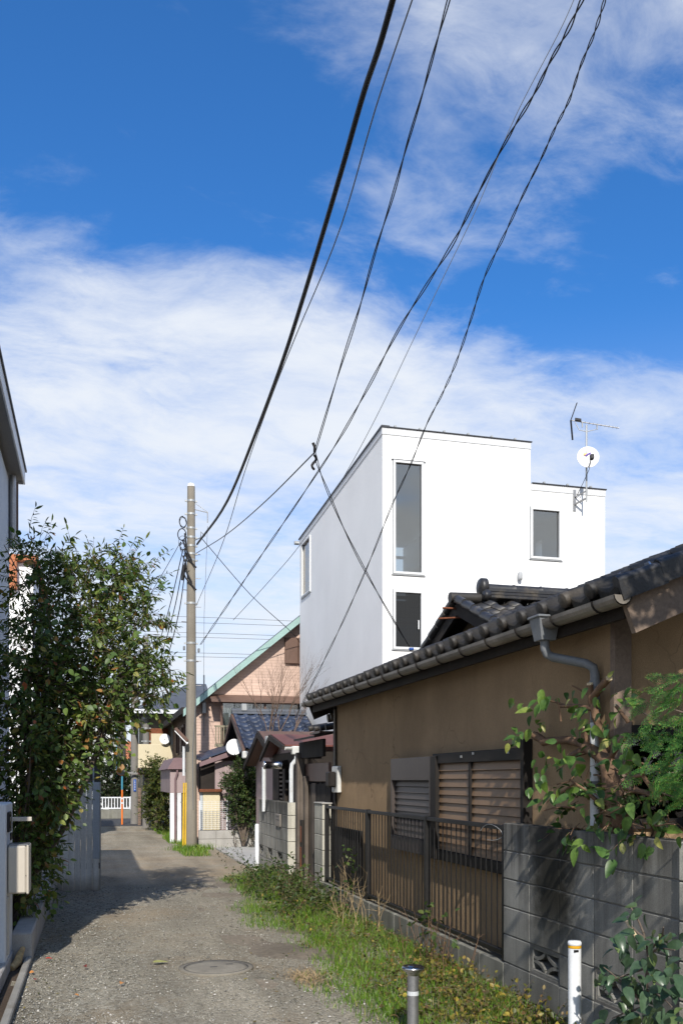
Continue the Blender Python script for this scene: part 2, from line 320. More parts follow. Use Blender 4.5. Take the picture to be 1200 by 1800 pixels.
M['logo_p'] = mat('logo_purple', (.12, .06, .4)); M['logo_o'] = mat('logo_orange', (.75, .45, .2))
M['white'] = mat('white_plain', (.8, .8, .8), rough=.5, var=.02)
G = lambda *s: [(p, c) for p, c in s]
M['leaf_narrow'] = leafmat('leaf_narrow', G((0, (.042, .068, .020)), (.5, (.085, .125, .032)), (.85, (.15, .195, .045)), (.97, (.25, .24, .06)), (1, (.32, .09, .03))))
M['leaf_round'] = leafmat('leaf_round', G((0, (.06, .10, .030)), (.6, (.125, .19, .044)), (.85, (.21, .27, .058)), (.93, (.26, .23, .06)), (1, (.40, .11, .04))))
M['leaf_roundo'] = leafmat('leaf_round_single', G((0, (.055, .10, .032)), (.6, (.11, .18, .045)), (.82, (.19, .27, .06)), (.9, (.30, .26, .07)), (1, (.45, .12, .05))), obj=True)
M['leaf_shrub'] = leafmat('leaf_shrub', G((0, (.045, .10, .024)), (.6, (.085, .165, .036)), (.9, (.15, .24, .045)), (1, (.30, .29, .08))), obj=True, trans=.25, rough=.4)
M['leaf_shrub_m'] = leafmat('leaf_shrub_mass', G((0, (.03, .06, .02)), (.7, (.06, .11, .03)), (1, (.16, .17, .05))))
M['leaf_gloss'] = leafmat('leaf_gloss', G((0, (.032, .062, .034)), (.7, (.06, .105, .055)), (1, (.13, .18, .06))), obj=True, trans=.15, rough=.3)
M['conifer'] = leafmat('conifer', G((0, (.04, .12, .026)), (.6, (.07, .21, .038)), (.92, (.15, .30, .05)), (1, (.30, .18, .05))))
M['tree_green'] = leafmat('tree_green', G((0, (.025, .05, .016)), (.6, (.05, .09, .025)), (1, (.10, .14, .035))))
M['hedge'] = leafmat('hedge', G((0, (.03, .05, .012)), (.6, (.07, .10, .02)), (1, (.15, .15, .03))))
M['hedge_dark'] = leafmat('hedge_dark', G((0, (.015, .028, .012)), (.7, (.03, .05, .02)), (1, (.06, .08, .025))))
M['grass'] = leafmat('grass', G((0, (.06, .12, .012)), (.5, (.115, .225, .018)), (.86, (.165, .28, .03)), (1, (.34, .30, .11))), trans=.25)
M['weed'] = leafmat('weed', G((0, (.05, .065, .02)), (.4, (.10, .105, .03)), (.75, (.15, .095, .045)), (1, (.33, .27, .05))), trans=.3)
M['weed_green'] = leafmat('weed_green', G((0, (.03, .055, .015)), (.6, (.06, .10, .025)), (1, (.12, .15, .04))), trans=.3)
M['ivy'] = leafmat('ground_leaf', G((0, (.07, .085, .02)), (.35, (.14, .14, .03)), (.6, (.26, .21, .04)), (.8, (.15, .08, .04)), (1, (.42, .34, .06))), trans=.3)
M['fallen'] = leafmat('fallen', G((0, (.36, .05, .03)), (.35, (.50, .20, .06)), (.8, (.52, .28, .10)), (1, (.25, .10, .05))), obj=True, trans=.2)

# ---------------------------------------------------------------- mesh helpers
def off(p):
    v = Vector((0, 0, 0))
    while p is not None: v = v+p.location; p = p.parent
    return v
class MB:
    def __init__(s): s.v = []; s.f = []; s.sm = []
    def add(s, vs, fs, smooth=False):
        b = len(s.v); s.v += [tuple(v) for v in vs]; s.f += [tuple(b+i for i in f) for f in fs]; s.sm += [smooth]*len(fs); return s
    def obox(s, c, ax, h, ch=0.):
        c = Vector(c); ax = [Vector(a) for a in ax]
        if ch <= 0:
            vs = [c+ax[0]*(h[0]*i)+ax[1]*(h[1]*j)+ax[2]*(h[2]*k) for i in (-1, 1) for j in (-1, 1) for k in (-1, 1)]
            return s.add(vs, [(0, 1, 3, 2), (4, 6, 7, 5), (0, 4, 5, 1), (2, 3, 7, 6), (0, 2, 6, 4), (1, 5, 7, 3)])
        ch = min(ch, min(h)*.9); vs = []; idx = {}
        for i in (-1, 1):
            for j in (-1, 1):
                for k in (-1, 1):
                    for a in range(3):
                        q = [i*h[0], j*h[1], k*h[2]]
                        for b in range(3):
                            if b != a: q[b] -= (i, j, k)[b]*ch
                        idx[(i, j, k, a)] = len(vs); vs.append(c+ax[0]*q[0]+ax[1]*q[1]+ax[2]*q[2])
        fs = []
        for a in range(3):
            b, d = (a+1) % 3, (a+2) % 3
            for sg in (-1, 1):
                loop = []
                for (p, q) in ((-1, -1), (1, -1), (1, 1), (-1, 1)):
                    k = [0, 0, 0]; k[a] = sg; k[b] = p; k[d] = q; loop.append(idx[(*k, a)])
                fs.append(tuple(loop if sg > 0 else loop[::-1]))
        for a in range(3):
            b, d = (a+1) % 3, (a+2) % 3
            for p in (-1, 1):
                for q in (-1, 1):
                    k0 = [0, 0, 0]; k1 = [0, 0, 0]; k0[a] = -1; k1[a] = 1; k0[b] = k1[b] = p; k0[d] = k1[d] = q
                    f = [idx[(*k0, b)], idx[(*k1, b)], idx[(*k1, d)], idx[(*k0, d)]]
                    fs.append(tuple(f if p*q < 0 else f[::-1]))
        for i in (-1, 1):
            for j in (-1, 1):
                for k in (-1, 1):
                    f = [idx[(i, j, k, 0)], idx[(i, j, k, 1)], idx[(i, j, k, 2)]]
                    fs.append(tuple(f if i*j*k > 0 else f[::-1]))
        return s.add(vs, fs)
    def box(s, x0, x1, y0, y1, z0, z1, ch=0.):
        return s.obox(((x0+x1)/2, (y0+y1)/2, (z0+z1)/2), ((1, 0, 0), (0, 1, 0), (0, 0, 1)), (abs(x1-x0)/2, abs(y1-y0)/2, abs(z1-z0)/2), ch)
    def bar(s, a, b, w, h, up=(0, 0, 1), ch=0.):
        a = Vector(a); b = Vector(b); d = (b-a); L = d.length; d.normalize(); u = Vector(up); sd = d.cross(u)
        if sd.length < 1e-4: sd = d.cross(Vector((1, 0, 0)))
        sd.normalize(); u = sd.cross(d)
        return s.obox((a+b)/2, (d, sd, u), (L/2, w/2, h/2), ch)
    def tube(s, pts, r, n=8, cap=True, smooth=True):
        pts = [Vector(p) for p in pts]; rr = r if hasattr(r, '__len__') else [r]*len(pts); vs = []; fs = []
        prev = None
        for i, p in enumerate(pts):
            d = (pts[min(i+1, len(pts)-1)]-pts[max(i-1, 0)]); d.normalize()
            if prev is None:
                a = d.cross(Vector((0, 0, 1)));
                if a.length < .05: a = d.cross(Vector((1, 0, 0)))
            else: a = prev-d*prev.dot(d)
            a.normalize(); prev = a; b = d.cross(a)
            for k in range(n):
                t = 2*PI*k/n; vs.append(p+a*(math.cos(t)*rr[i])+b*(math.sin(t)*rr[i]))
        for i in range(len(pts)-1):
            for k in range(n): fs.append((i*n+k, i*n+(k+1) % n, (i+1)*n+(k+1) % n, (i+1)*n+k))
        s.add(vs, fs, smooth)
        if cap:
            e = (len(pts)-1)*n; s.add([vs[k] for k in range(n)], [tuple(range(n))[::-1]]); s.add([vs[e+k] for k in range(n)], [tuple(range(n))])
        return s
    def lathe(s, o, prof, n=20, axis=(0, 0, 1)):
        o = Vector(o); ax = Vector(axis).normalized(); a = ax.cross(Vector((0, 0, 1)) if abs(ax.z) < .9 else Vector((1, 0, 0))).normalized(); b = ax.cross(a)
        vs = []; fs = []
        for (r, z) in prof:
            for k in range(n): t = 2*PI*k/n; vs.append(o+ax*z+a*(math.cos(t)*r)+b*(math.sin(t)*r))
        for i in range(len(prof)-1):
            for k in range(n): fs.append((i*n+k, i*n+(k+1) % n, (i+1)*n+(k+1) % n, (i+1)*n+k))
        return s.add(vs, fs, True)
    def prism(s, poly, d):
        """closed polygon (3D points) pushed along d"""
        d = Vector(d); p = [Vector(q) for q in poly]; n = len(p)
        return s.add(p+[q+d for q in p], [tuple(range(n))[::-1], tuple(range(n, 2*n))]+[(i, (i+1) % n, n+(i+1) % n, n+i) for i in range(n)])
    def mesh(s, name, m):
        me = bpy.data.meshes.new(name); me.from_pydata(s.v, [], s.f); me.update()
        me.polygons.foreach_set('use_smooth', s.sm)
        if m is not None: me.materials.append(M[m] if isinstance(m, str) else m)
        return me
    def build(s, name, m, parent=None, fix=True):
        me = s.mesh(name, m)
        if fix:
            import bmesh
            bm = bmesh.new(); bm.from_mesh(me); bmesh.ops.recalc_face_normals(bm, faces=bm.faces); bm.to_mesh(me); bm.free()
        return put(name, me, parent)
def put(name, me, parent=None, mw=None):
    o = bpy.data.objects.new(name, me); COL.objects.link(o)
    mw = mw or Matrix()
    if parent is not None: o.parent = parent; mw = Matrix.Translation(-off(parent)) @ mw
    o.matrix_local = mw; return o
def thing(name, label, cat, loc=(0, 0, 0), group=None):
    o = bpy.data.objects.new(name, None); COL.objects.link(o); o.location = loc; o.empty_display_size = .2
    return tag(o, label, cat, group)
def tag(o, label, cat, group=None):
    o['label'] = label; o['category'] = cat
    if group: o['group'] = group
    return o
def kind(o, k): o['kind'] = k; return o
def B(name, m, parent, *a, ch=0.): return MB().box(*a, ch=ch).build(name, m, parent)
def frame_mesh(axis, c, u0, u1, z0, z1, w, d):
    """rectangular frame in plane axis=c ('x' or 'y'), depth d towards -axis"""
    b = MB()
    for (a0, a1, q0, q1) in ((u0, u1, z1-w, z1), (u0, u1, z0, z0+w), (u0, u0+w, z0+w, z1-w), (u1-w, u1, z0+w, z1-w)):
        if axis == 'x': b.box(c-d, c, a0, a1, q0, q1, .003)
        else: b.box(a0, a1, c-d, c, q0, q1, .003)
    return b
def holed(b, axis, c0, c1, u0, u1, z0, z1, holes):
    """wall slab with rectangular openings"""
    holes = [(max(h[0], u0), min(h[1], u1), max(h[2], z0), min(h[3], z1)) for h in holes]
    us = sorted({u0, u1, *[h[0] for h in holes], *[h[1] for h in holes]}); zs = sorted({z0, z1, *[h[2] for h in holes], *[h[3] for h in holes]})
    for i in range(len(us)-1):
        # merge vertically where possible
        run = None
        for j in range(len(zs)-1):
            uc = (us[i]+us[i+1])/2; zc = (zs[j]+zs[j+1])/2
            solid = not any(h[0] < uc < h[1] and h[2] < zc < h[3] for h in holes)
            if solid: run = (run[0], zs[j+1]) if run else (zs[j], zs[j+1])
            if (not solid or j == len(zs)-2) and run:
                if axis == 'x': b.box(c0, c1, us[i], us[i+1], *run)
                else: b.box(us[i], us[i+1], c0, c1, *run)
                run = None
    return b

# ---------------------------------------------------------------- foliage helpers
def leaf_arrays(P, D, N, L, Wd, fold=.25, curl=.15):
    """P base, D direction, N normal, L length, Wd half width -> verts (n*6,3), faces (n*2 quads)"""
    P = np.asarray(P, float); D = np.asarray(D, float); N = np.asarray(N, float); L = np.asarray(L, float)[:, None]; Wd = np.asarray(Wd, float)[:, None]
    D /= np.linalg.norm(D, axis=1)[:, None]+1e-9
    Sd = np.cross(D, N); Sd /= np.linalg.norm(Sd, axis=1)[:, None]+1e-9; N = np.cross(Sd, D)
    n = len(P); V = np.empty((n, 6, 3))
    V[:, 0] = P; V[:, 3] = P+D*L-N*L*curl
    V[:, 1] = P+D*L*.32+Sd*Wd*.9+N*Wd*fold; V[:, 2] = P+D*L*.68+Sd*Wd*.85+N*(Wd*fold-L*curl*.4)
    V[:, 5] = P+D*L*.32-Sd*Wd*.9+N*Wd*fold; V[:, 4] = P+D*L*.68-Sd*Wd*.85+N*(Wd*fold-L*curl*.4)
    base = (np.arange(n)*6)[:, None]
    F = np.concatenate([base+np.array([[0, 1, 2, 3]]), base+np.array([[0, 3, 4, 5]])], 1).reshape(-1, 4)
    return V.reshape(-1, 3), F
def fast_mesh(name, V, F, m, rnd=None):
    me = bpy.data.meshes.new(name); n = len(V); k = F.shape[1]
    me.vertices.add(n); me.vertices.foreach_set('co', np.ascontiguousarray(V, np.float32).ravel())
    me.loops.add(F.size); me.loops.foreach_set('vertex_index', np.ascontiguousarray(F, np.int32).ravel())
    me.polygons.add(len(F)); me.polygons.foreach_set('loop_start', np.arange(0, F.size, k, dtype=np.int32))
    me.polygons.foreach_set('loop_total', np.full(len(F), k, np.int32)); me.update(calc_edges=True)
    if rnd is not None:
        a = me.attributes.new('rnd', 'FLOAT', 'POINT'); a.data.foreach_set('value', np.ascontiguousarray(rnd, np.float32))
    if m: me.materials.append(M[m])
    return me
def unit(v): return v/(np.linalg.norm(v, axis=-1, keepdims=True)+1e-9)
def ball(n): return unit(rng.normal(size=(n, 3)))*(rng.random((n, 1))**(1/3))
def shoots(clusters, per_len, n_leaf, L, Wd, up=.35, droop=.3, spread=.8, shell=.6):
    """leafy shoots through ellipsoid clusters (x,y,z,rx,ry,rz,n). Returns stems (start,mid,end) and leaf arrays"""
    Ps, Ds, Ns, Ls, Ws, stems = [], [], [], [], [], []
    for (x, y, z, rx, ry, rz, n) in clusters:
        d = unit(rng.normal(size=(n, 3))); r = shell+(1-shell)*rng.random((n, 1)); r = np.where(rng.random((n, 1)) < .35, rng.random((n, 1)), r)
        st = np.array([[x, y, z]])+d*r*np.array([[rx, ry, rz]])*.9
        dirs = unit(d*.7+rng.normal(size=(n, 3))*spread*.6+np.array([[0, 0, up]]))
        ln = per_len*(.55+.8*rng.random(n))
        for i in range(n):
            a = st[i]; b = a+dirs[i]*ln[i]*.55; c = b+unit(dirs[i]-np.array([0, 0, droop]))*ln[i]*.45
            stems.append((a, b, c))
            k = max(2, int(n_leaf*(.6+.7*rng.random()))); ts = np.linspace(.12, 1, k)
            pos = ((1-ts)**2)[:, None]*a+(2*ts*(1-ts))[:, None]*b+(ts**2)[:, None]*c
            tg = unit((c-a)[None, :]+np.zeros((k, 3))); sd = unit(np.cross(tg, rng.normal(size=(k, 3))))
            dd = unit(tg*.55+sd*.8+np.array([[0, 0, -droop]])*rng.random((k, 1))*1.4)
            dd[-1] = tg[-1]
            Ps.append(pos); Ds.append(dd); Ns.append(unit(np.array([[0, 0, 1.]])+rng.normal(size=(k, 3))*.55))
            q = (.6+.6*rng.random(k)); Ls.append(L*q); Ws.append(Wd*q)
    return stems, np.concatenate(Ps), np.concatenate(Ds), np.concatenate(Ns), np.concatenate(Ls), np.concatenate(Ws)
def stem_mesh(stems, r, m, name='twig'):
    V = []; F = []
    for (a, b, c) in stems:
        base = len(V); d = unit(c-a); s1 = unit(np.cross(d, [.3, .5, .8])); s2 = np.cross(d, s1)
        for p, k in ((a, 1.), (b, .75), (c, .4)):
            for t in (0, 2.09, 4.19): V.append(p+(s1*math.cos(t)+s2*math.sin(t))*r*k)
        for i in (0, 3):
            for k in range(3): F.append((base+i+k, base+i+(k+1) % 3, base+i+3+(k+1) % 3, base+i+3+k))
    return fast_mesh(name, np.array(V), np.array(F), m)
def cloud(name, sh, m, parent, fold=.25, curl=.15, stuff=True):
    stems, P, D, N, L, Wd = sh
    V, F = leaf_arrays(P, D, N, L, Wd, fold, curl)
    o = put(name, fast_mesh(name, V, F, m, np.repeat(rng.random(len(P)), 6)), parent)
    if stuff: kind(o, 'stuff')
    return o
def single_leaf(m, asp=.5, fold=.25, curl=.18, name='leaf', lobes=0):
    """one nicely shaped leaf, 1 unit long, along +X"""
    b = MB(); k = 7; up = []; lo = []; mid = []
    for i in range(k+1):
        t = i/k; w = asp*.5*(math.sin(PI*min(1, t**.8))**.75 if 0 < t < 1 else 0)*(1.1-.35*t)
        z = -curl*t*t; mid.append((t, 0, z)); up.append((t, w, z+w*fold*2)); lo.append((t, -w, z+w*fold*2))
    vs = mid+up+lo; n = k+1; fs = []
    for i in range(k): fs += [(i, i+1, n+i+1, n+i), (i, 2*n+i, 2*n+i+1, i+1)]
    b.add(vs, fs, True); return b.mesh(name, m)
def leaf_obj(me, p, d, n, L, parent, name='leaf'):
    d = Vector(d).normalized(); n = Vector(n); s = n.cross(d).normalized(); n = d.cross(s)
    mw = Matrix.Translation(p) @ Matrix((d, s, n)).transposed().to_4x4() @ Matrix.Scale(L, 4)
    return put(name, me, parent, mw)
def limb(b, p0, p1, r0, r1, wob=.06, n=6, k=7):
    p0 = Vector(p0); p1 = Vector(p1); pts = []; L = (p1-p0).length
    o = Vector((random.uniform(-1, 1), random.uniform(-1, 1), random.uniform(-.4, 1)))*wob*L
    for i in range(n+1):
        t = i/n; pts.append(p0.lerp(p1, t)+o*math.sin(PI*t)+Vector((random.uniform(-1, 1), random.uniform(-1, 1), random.uniform(-1, 1)))*wob*.12*L*(0 < i < n))
    b.tube(pts, [r0+(r1-r0)*i/n for i in range(n+1)], k); return pts
def blades(n, sx, sy, h, w, lean=.5, z=None, dens=None):
    """grass blades: 2 quads each"""
    x = sx(n) if callable(sx) else rng.uniform(*sx, n); y = sy(n) if callable(sy) else rng.uniform(*sy, n)
    if dens is not None:
        k = rng.random(n) < dens(x, y); x, y = x[k], y[k]; n = len(x)
    a = rng.uniform(0, 2*PI, n); hh = h*(.4+.9*rng.random(n)) if not callable(h) else h(x, y)*(.4+.9*rng.random(n)); l = lean*rng.random(n)*hh
    z0 = np.zeros(n) if z is None else z(x, y)
    b = rng.uniform(0, 2*PI, n); V = np.empty((n, 6, 3)); wd = w*(.6+.8*rng.random(n))
    for i, (t, ww) in enumerate(((0, 1), (.55, .8), (1, .12))):
        cx = x+np.cos(a)*l*t*t; cy = y+np.sin(a)*l*t*t; cz = z0+hh*(t-.12*t*t)
        V[:, 2*i] = np.stack([cx+np.cos(b)*wd*ww, cy+np.sin(b)*wd*ww, cz], 1); V[:, 2*i+1] = np.stack([cx-np.cos(b)*wd*ww, cy-np.sin(b)*wd*ww, cz], 1)
    base = (np.arange(n)*6)[:, None]; F = np.concatenate([base+np.array([[0, 1, 3, 2]]), base+np.array([[2, 3, 5, 4]])], 1).reshape(-1, 4)
    return V.reshape(-1, 3), F, np.repeat(rng.random(n), 6)

# ================================================================ THE SETTING
def wavy(name, m, x0, x1, y0, y1, z, amp, step):
    nx = max(1, int((x1-x0)/step)); ny = max(1, int((y1-y0)/step)); xs = np.linspace(x0, x1, nx+1); ys = np.linspace(y0, y1, ny+1)
    X, Y = np.meshgrid(xs, ys); Z = z+amp*(np.sin(X*2.1+.7)*np.sin(Y*1.3)+.6*np.sin(X*4.7+Y*3.1)+.4*np.sin(Y*6.1-X*2.2))/2
    V = np.stack([X, Y, Z], -1).reshape(-1, 3); i = np.arange((ny+1)*(nx+1)).reshape(ny+1, nx+1)
    F = np.stack([i[:-1, :-1], i[:-1, 1:], i[1:, 1:], i[1:, :-1]], -1).reshape(-1, 4)
    me = fast_mesh(name, V, F, m); me.polygons.foreach_set('use_smooth', [True]*len(F)); return kind(put(name, me), 'structure')
kind(MB().add([(-600, -600, -.03), (600, -600, -.03), (600, 600, -.03), (-600, 600, -.03)], [(0, 1, 2, 3)]).build('ground', 'ground', fix=False), 'structure')
wavy('lane', 'gravel', -.6, 2.75, -6, 31.2, .0, .012, .15)
wavy('roadside_soil', 'ground', 1.2, 2.86, 2, 16.5, -.005, .03, .12)
kind(B('road', 'asphalt', None, -60, 60, 31.2, 37, -.1, .012), 'structure')
kind(MB().box(2.75, 4.6, 16.3, 20.6, -.05, .03, .006).build('concrete_pad', 'pad'), 'structure')
kind(MB().box(2.62, 2.74, 15.6, 20.5, -.05, .035, .006).build('pad_kerb', 'concrete'), 'structure')

# loose pebbles over the near lane
def pebbles():
    n = 34000; y = 4.2+(rng.random(n)**1.6)*9.5; x = rng.uniform(-.5, 1.9, n); s = .003+.008*rng.random(n)**4
    k = rng.random(n) < np.where(x < .35, .95, .45); x, y, s = x[k], y[k], s[k]; n = len(x)
    oc = np.array([(1, 0, 0), (-1, 0, 0), (0, 1, 0), (0, -1, 0), (0, 0, 1), (0, 0, -1)], float); fc = np.array([(0, 2, 4), (2, 1, 4), (1, 3, 4), (3, 0, 4), (2, 0, 5), (1, 2, 5), (3, 1, 5), (0, 3, 5)])
    sc = s[:, None]*(.7+.7*rng.random((n, 3)))*np.array([1.1, 1.1, .7]); a = rng.uniform(0, 6.28, n); V = oc[None]*sc[:, None]*(.75+.5*rng.random((n, 6, 1)))
    c, sn = np.cos(a)[:, None], np.sin(a)[:, None]; V = np.stack([V[..., 0]*c-V[..., 1]*sn, V[..., 0]*sn+V[..., 1]*c, V[..., 2]], -1)
    V += np.stack([x, y, np.full(n, .006)], 1)[:, None]
    m = bpy.data.materials.new('pebble'); m.use_nodes = True; t = NT(m.node_tree); b = t.n['Principled BSDF']
    t.put(b.inputs['Base Color'], t.ramp(t.add('ShaderNodeAttribute', attribute_name='rnd').outputs['Fac'], [(0, (.11, .105, .09)), (.5, (.29, .275, .235)), (.9, (.40, .38, .33)), (1, (.50, .48, .44))])); b.inputs['Roughness'].default_value = .9
    M['pebble'] = m
    kind(put('gravel', fast_mesh('gravel', V.reshape(-1, 3), (fc[None]+(np.arange(n)*6)[:, None, None]).reshape(-1, 3), 'pebble', np.repeat(rng.random(n), 6))), 'stuff')
pebbles()

# ================================================================ WHITE HOUSE
HX0, HX1, HX2, HY0, HY1 = 5.1, 8.06, 9.66, 16.03, 22.98; HZ, HZB, HZL = 7.97, 7.66, 7.19
t_ = thing('white_house', 'tall plain white rendered house with stepped flat roofline behind the tiled roof', 'house', (HX0, HY0, 0)); wh = t_
zf_ = dep(HX0+.5, HY0)
wt = (xy(690.5, HY0), xy(744, HY0), zz(1010, HX0+.5, HY0), zz(811, HX0+.5, HY0))
wl = (xy(690.5, HY0), xy(743, HY0), zz(1142, HX0+.5, HY0), zz(1038, HX0+.5, HY0))
wr = (xy(931.5, HY0), xy(985, HY0), zz(983, 8.3, HY0), zz(893, 8.3, HY0))
ws = (yx(546, HX0), yx(531, HX0), zz(1050, HX0, 22.6), zz(955, HX0, 22.6))
b = MB(); holed(b, 'y', HY0, HY0+.18, HX0, HX1, 0, HZ-.002, [wt, wl, (wr[0], HX1+9, wr[2], wr[3])])
holed(b, 'y', HY0, HY0+.18, HX1, HX2, 0, HZL-.002, [(HX1-9, wr[1], wr[2], wr[3])])
holed(b, 'x', HX0, HX0+.18, HY0+.18, HY1, 0, HZB-.1, [ws])
b.prism([(HX0, HY0+.18, HZB-.1), (HX0, HY1, HZB-.1), (HX0, HY1, HZB-.004), (HX0, HY0+.18, HZ-.012)], (.18, 0, 0))
b.box(HX1-.18, HX1, HY0+.18, HY1, HZL-.3, HZB-.02); b.box(HX0+.18, HX2, HY1-.18, HY1, 0, 6.2); b.box(HX0+.18, HX2, HY1-.18, HY1, 7.35, HZL-.002+.2)
b.box(HX0+.18, 7.5, HY1-.18, HY1, 6.2, 7.35); b.box(7.95, HX2, HY1-.18, HY1, 6.2, 7.35)
holed(b, 'x', HX2-.18, HX2, HY0+.18, HY1-.18, 0, HZL-.02, [(18.3, 18.6, 6.2, 6.8)])
wall = b.build('wall', 'white_wall', wh)
b = MB(); b.prism([(HX0, HY0, HZ), (HX0, HY1, HZB), (HX0, HY1, HZB+.02), (HX0, HY0, HZ+.02)], (HX1-HX0, 0, 0)); b.box(HX1+.002, HX2, HY0, HY1, HZL, HZL+.02)
b.box(HX0+.2, HX2-.2, HY0+.2, HY1-.2, 3.2, 3.3)
b.build('roof', 'inner', wh)
b = MB(); b.box(HX0+.19, HX0+.2, HY0+.2, HY1-.2, 3.3, 7.3); b.build('inner_lining', 'inner', wh)
b = MB(); b.prism([(HX0-.03, HY0-.03, HZ+.02), (HX0-.03, HY1+.05, HZB+.02), (HX0-.03, HY1+.05, HZB+.055), (HX0-.03, HY0-.03, HZ+.055)], (.16, 0, 0)); b.build('roof_edge', 'coping', wh)
B('roof_edge', 'coping', wh, HX0+.13, HX1+.03, HY0-.03, HY0+.12, HZ+.02, HZ+.042, ch=.004)
B('roof_edge', 'coping', wh, HX1+.03, HX2+.03, HY0-.03, HY0+.12, HZL+.02, HZL+.042, ch=.004)
B('flashing', 'flash', wh, HX0-.012, HX1+.012, HY0-.012, HY0, HZ-.105, HZ+.02)
B('flashing', 'flash', wh, HX1+.012, HX2+.012, HY0-.012, HY0, HZL-.105, HZL+.02)
b = MB(); b.prism([(HX0-.012, HY0, HZ-.105), (HX0-.012, HY1, HZB-.105), (HX0-.012, HY1, HZB+.02), (HX0-.012, HY0, HZ+.02)], (.011, 0, 0)); b.build('flashing', 'flash', wh)
for x, z in [(HX0+.25+.48*i, HZ) for i in range(6)]+[(HX1+.3+.5*i, HZL) for i in range(3)]:
    MB().box(x-.02, x+.02, HY0+.0, HY0+.05, z+.05, z+.085, .004).build('roof_clip', 'galv', wh)
for (h, nm) in ((wt, 'tall'), (wl, 'low'), (wr, 'side')):
    w = MB(); fr = frame_mesh('y', HY0+.02, *h, .045, .05).build('window', 'white_frame', wh)
    frame_mesh('y', HY0-.0005, h[0]-.014, h[1]+.014, h[2]-.014, h[3]+.014, .013, .004).build('shadow_grey', 'shadow_grey', fr)  # thin grey ring: shadow edge of the frame put in as colour
    B('pane', 'glass' if nm != 'low' else 'glass_dark', fr, h[0]+.04, h[1]-.04, HY0+.02, HY0+.03, h[2]+.04, h[3]-.04)
    B('sill', 'galv', fr, h[0]-.03, h[1]+.03, HY0-.025, HY0, h[2]-.025, h[2]-.004, ch=.004)
    if nm == 'tall': B('drip_cap', 'coping', fr, h[0]-.03, h[1]+.03, HY0-.03, HY0-.002, h[3]+.004, h[3]+.014)
    if nm == 'low':
        MB().box(h[1]-.10, h[1]-.075, HY0-.02, HY0+.01, h[2]+.38, h[2]+.55, .006).build('handle', 'white_frame', fr)
        b = MB()
        for i in range(9): z = h[2]+.1+i*.1; b.box(h[0]+.06, h[1]-.06, HY0+.10, HY0+.104, z, z+.012)
        for i in range(6): x = h[0]+.08+i*.09; b.box(x, x+.01, HY0+.105, HY0+.109, h[2]+.06, h[3]-.2)
        b.build('insect_screen', 'steel_dull', fr); B('blind', 'blind', fr, h[0]+.05, h[1]-.05, HY0+.07, HY0+.095, h[3]-.15, h[3]-.09)
fr = frame_mesh('x', HX0+.02, *ws, .045, .05).build('window', 'white_frame', wh)
B('pane', 'glass', fr, HX0+.02, HX0+.03, ws[0]+.04, ws[1]-.04, ws[2]+.04, ws[3]-.04)
B('sill', 'galv', fr, HX0-.025, HX0, ws[0]-.03, ws[1]+.03, ws[2]-.03, ws[2]-.004)
p = onY(911, 1014, HY0); b = MB(); b.lathe((p[0], HY0-.06, p[2]-.07), [(.0, 0), (.04, 0), (.045, .03), (.045, .13), (.03, .15), (0, .15)], 12); b.box(p[0]-.03, p[0]+.03, HY0-.06, HY0, p[2]-.01, p[2]+.04, .005); b.build('wall_light', 'shadow_grey', wh)
MB().tube([(HX0-.02, HY1+.02, HZB-.06), (HX0-.14, HY1+.02, HZB-.06)], .05, 10).build('rain_outlet', 'galv', wh)

# aerial and satellite dish on its mast
ax_, az0, az1 = xy(1030, HY0-.25), zz(880, 9.2, HY0-.25), zz(748, 9.2, HY0-.25); ay = HY0-.25
an = thing('aerial_mast', 'thin aerial mast with round dish and long TV aerial on the white house', 'aerial', (ax_, ay, az0))
MB().tube([(ax_, ay, az0-.03), (ax_, ay, az1)], .018, 8).build('mast', 'galv', an)
b = MB(); b.bar((ax_, ay, az0+.04), (ax_-.12, HY0, az0-.02), .03, .03); b.bar((ax_, ay, az0+.18), (ax_-.12, HY0, az0+.12), .02, .02); b.box(ax_-.15, ax_-.09, HY0-.015, HY0-.001, az0-.15, az0+.26); b.build('bracket', 'steel_dull', an)
dc = Vector((ax_, ay-.06, zz(806, 9.2, HY0-.25))); da = Vector((-.30, -.94, .12)).normalized()
b = MB(); b.lathe(dc, [(0, -.045), (.08, -.04), (.15, -.022), (.205, .005), (.212, .003), (.16, -.03), (.08, -.052), (0, -.055)], 28, da); dish = b.build('dish', 'white', an)
e1 = da.cross(Vector((0, 0, 1))).normalized(); e2 = e1.cross(da)
b = MB()
for (u, v, w, h) in ((-.02, .055, .05, .022), (.03, .085, .06, .018), (.055, .06, .03, .02)): b.obox(dc+da*(-.028)+e1*(-u)+e2*v, ((e1*-.9+e2*.45).normalized(), (e1*.45+e2*.9).normalized(), da), (w/2, h/2, .004))
b.build('logo', 'logo_p', dish)
b = MB(); b.obox(dc+da*(-.029)+e1*.05+e2*.07, (e1, e2, da), (.03, .02, .004)); b.build('logo', 'logo_o', dish)
b = MB(); b.tube([dc-e2*.2, dc+da*.28-e2*.16], .012, 6); b.build('arm', 'steel_dull', dish)
q = dc+da*.30-e2*.15; MB().obox(q, (e1, e2, da), (.035, .045, .05), .01).build('receiver', 'cable', dish)
MB().tube([q, q-Vector((.0, -.1, .2)), (ax_-.06, ay, az0+.35), (ax_-.1, HY0-.02, az0+.1)], .006, 5).build('lead', 'cable', an)
bd = Vector((.86, -.42, -.23)).normalized(); bc = Vector((ax_, ay, zz(744, 9.2, ay)))
yg = MB().tube([bc-bd*.28, bc+bd*.62], .010, 6).build('boom', 'steel_dull', an)
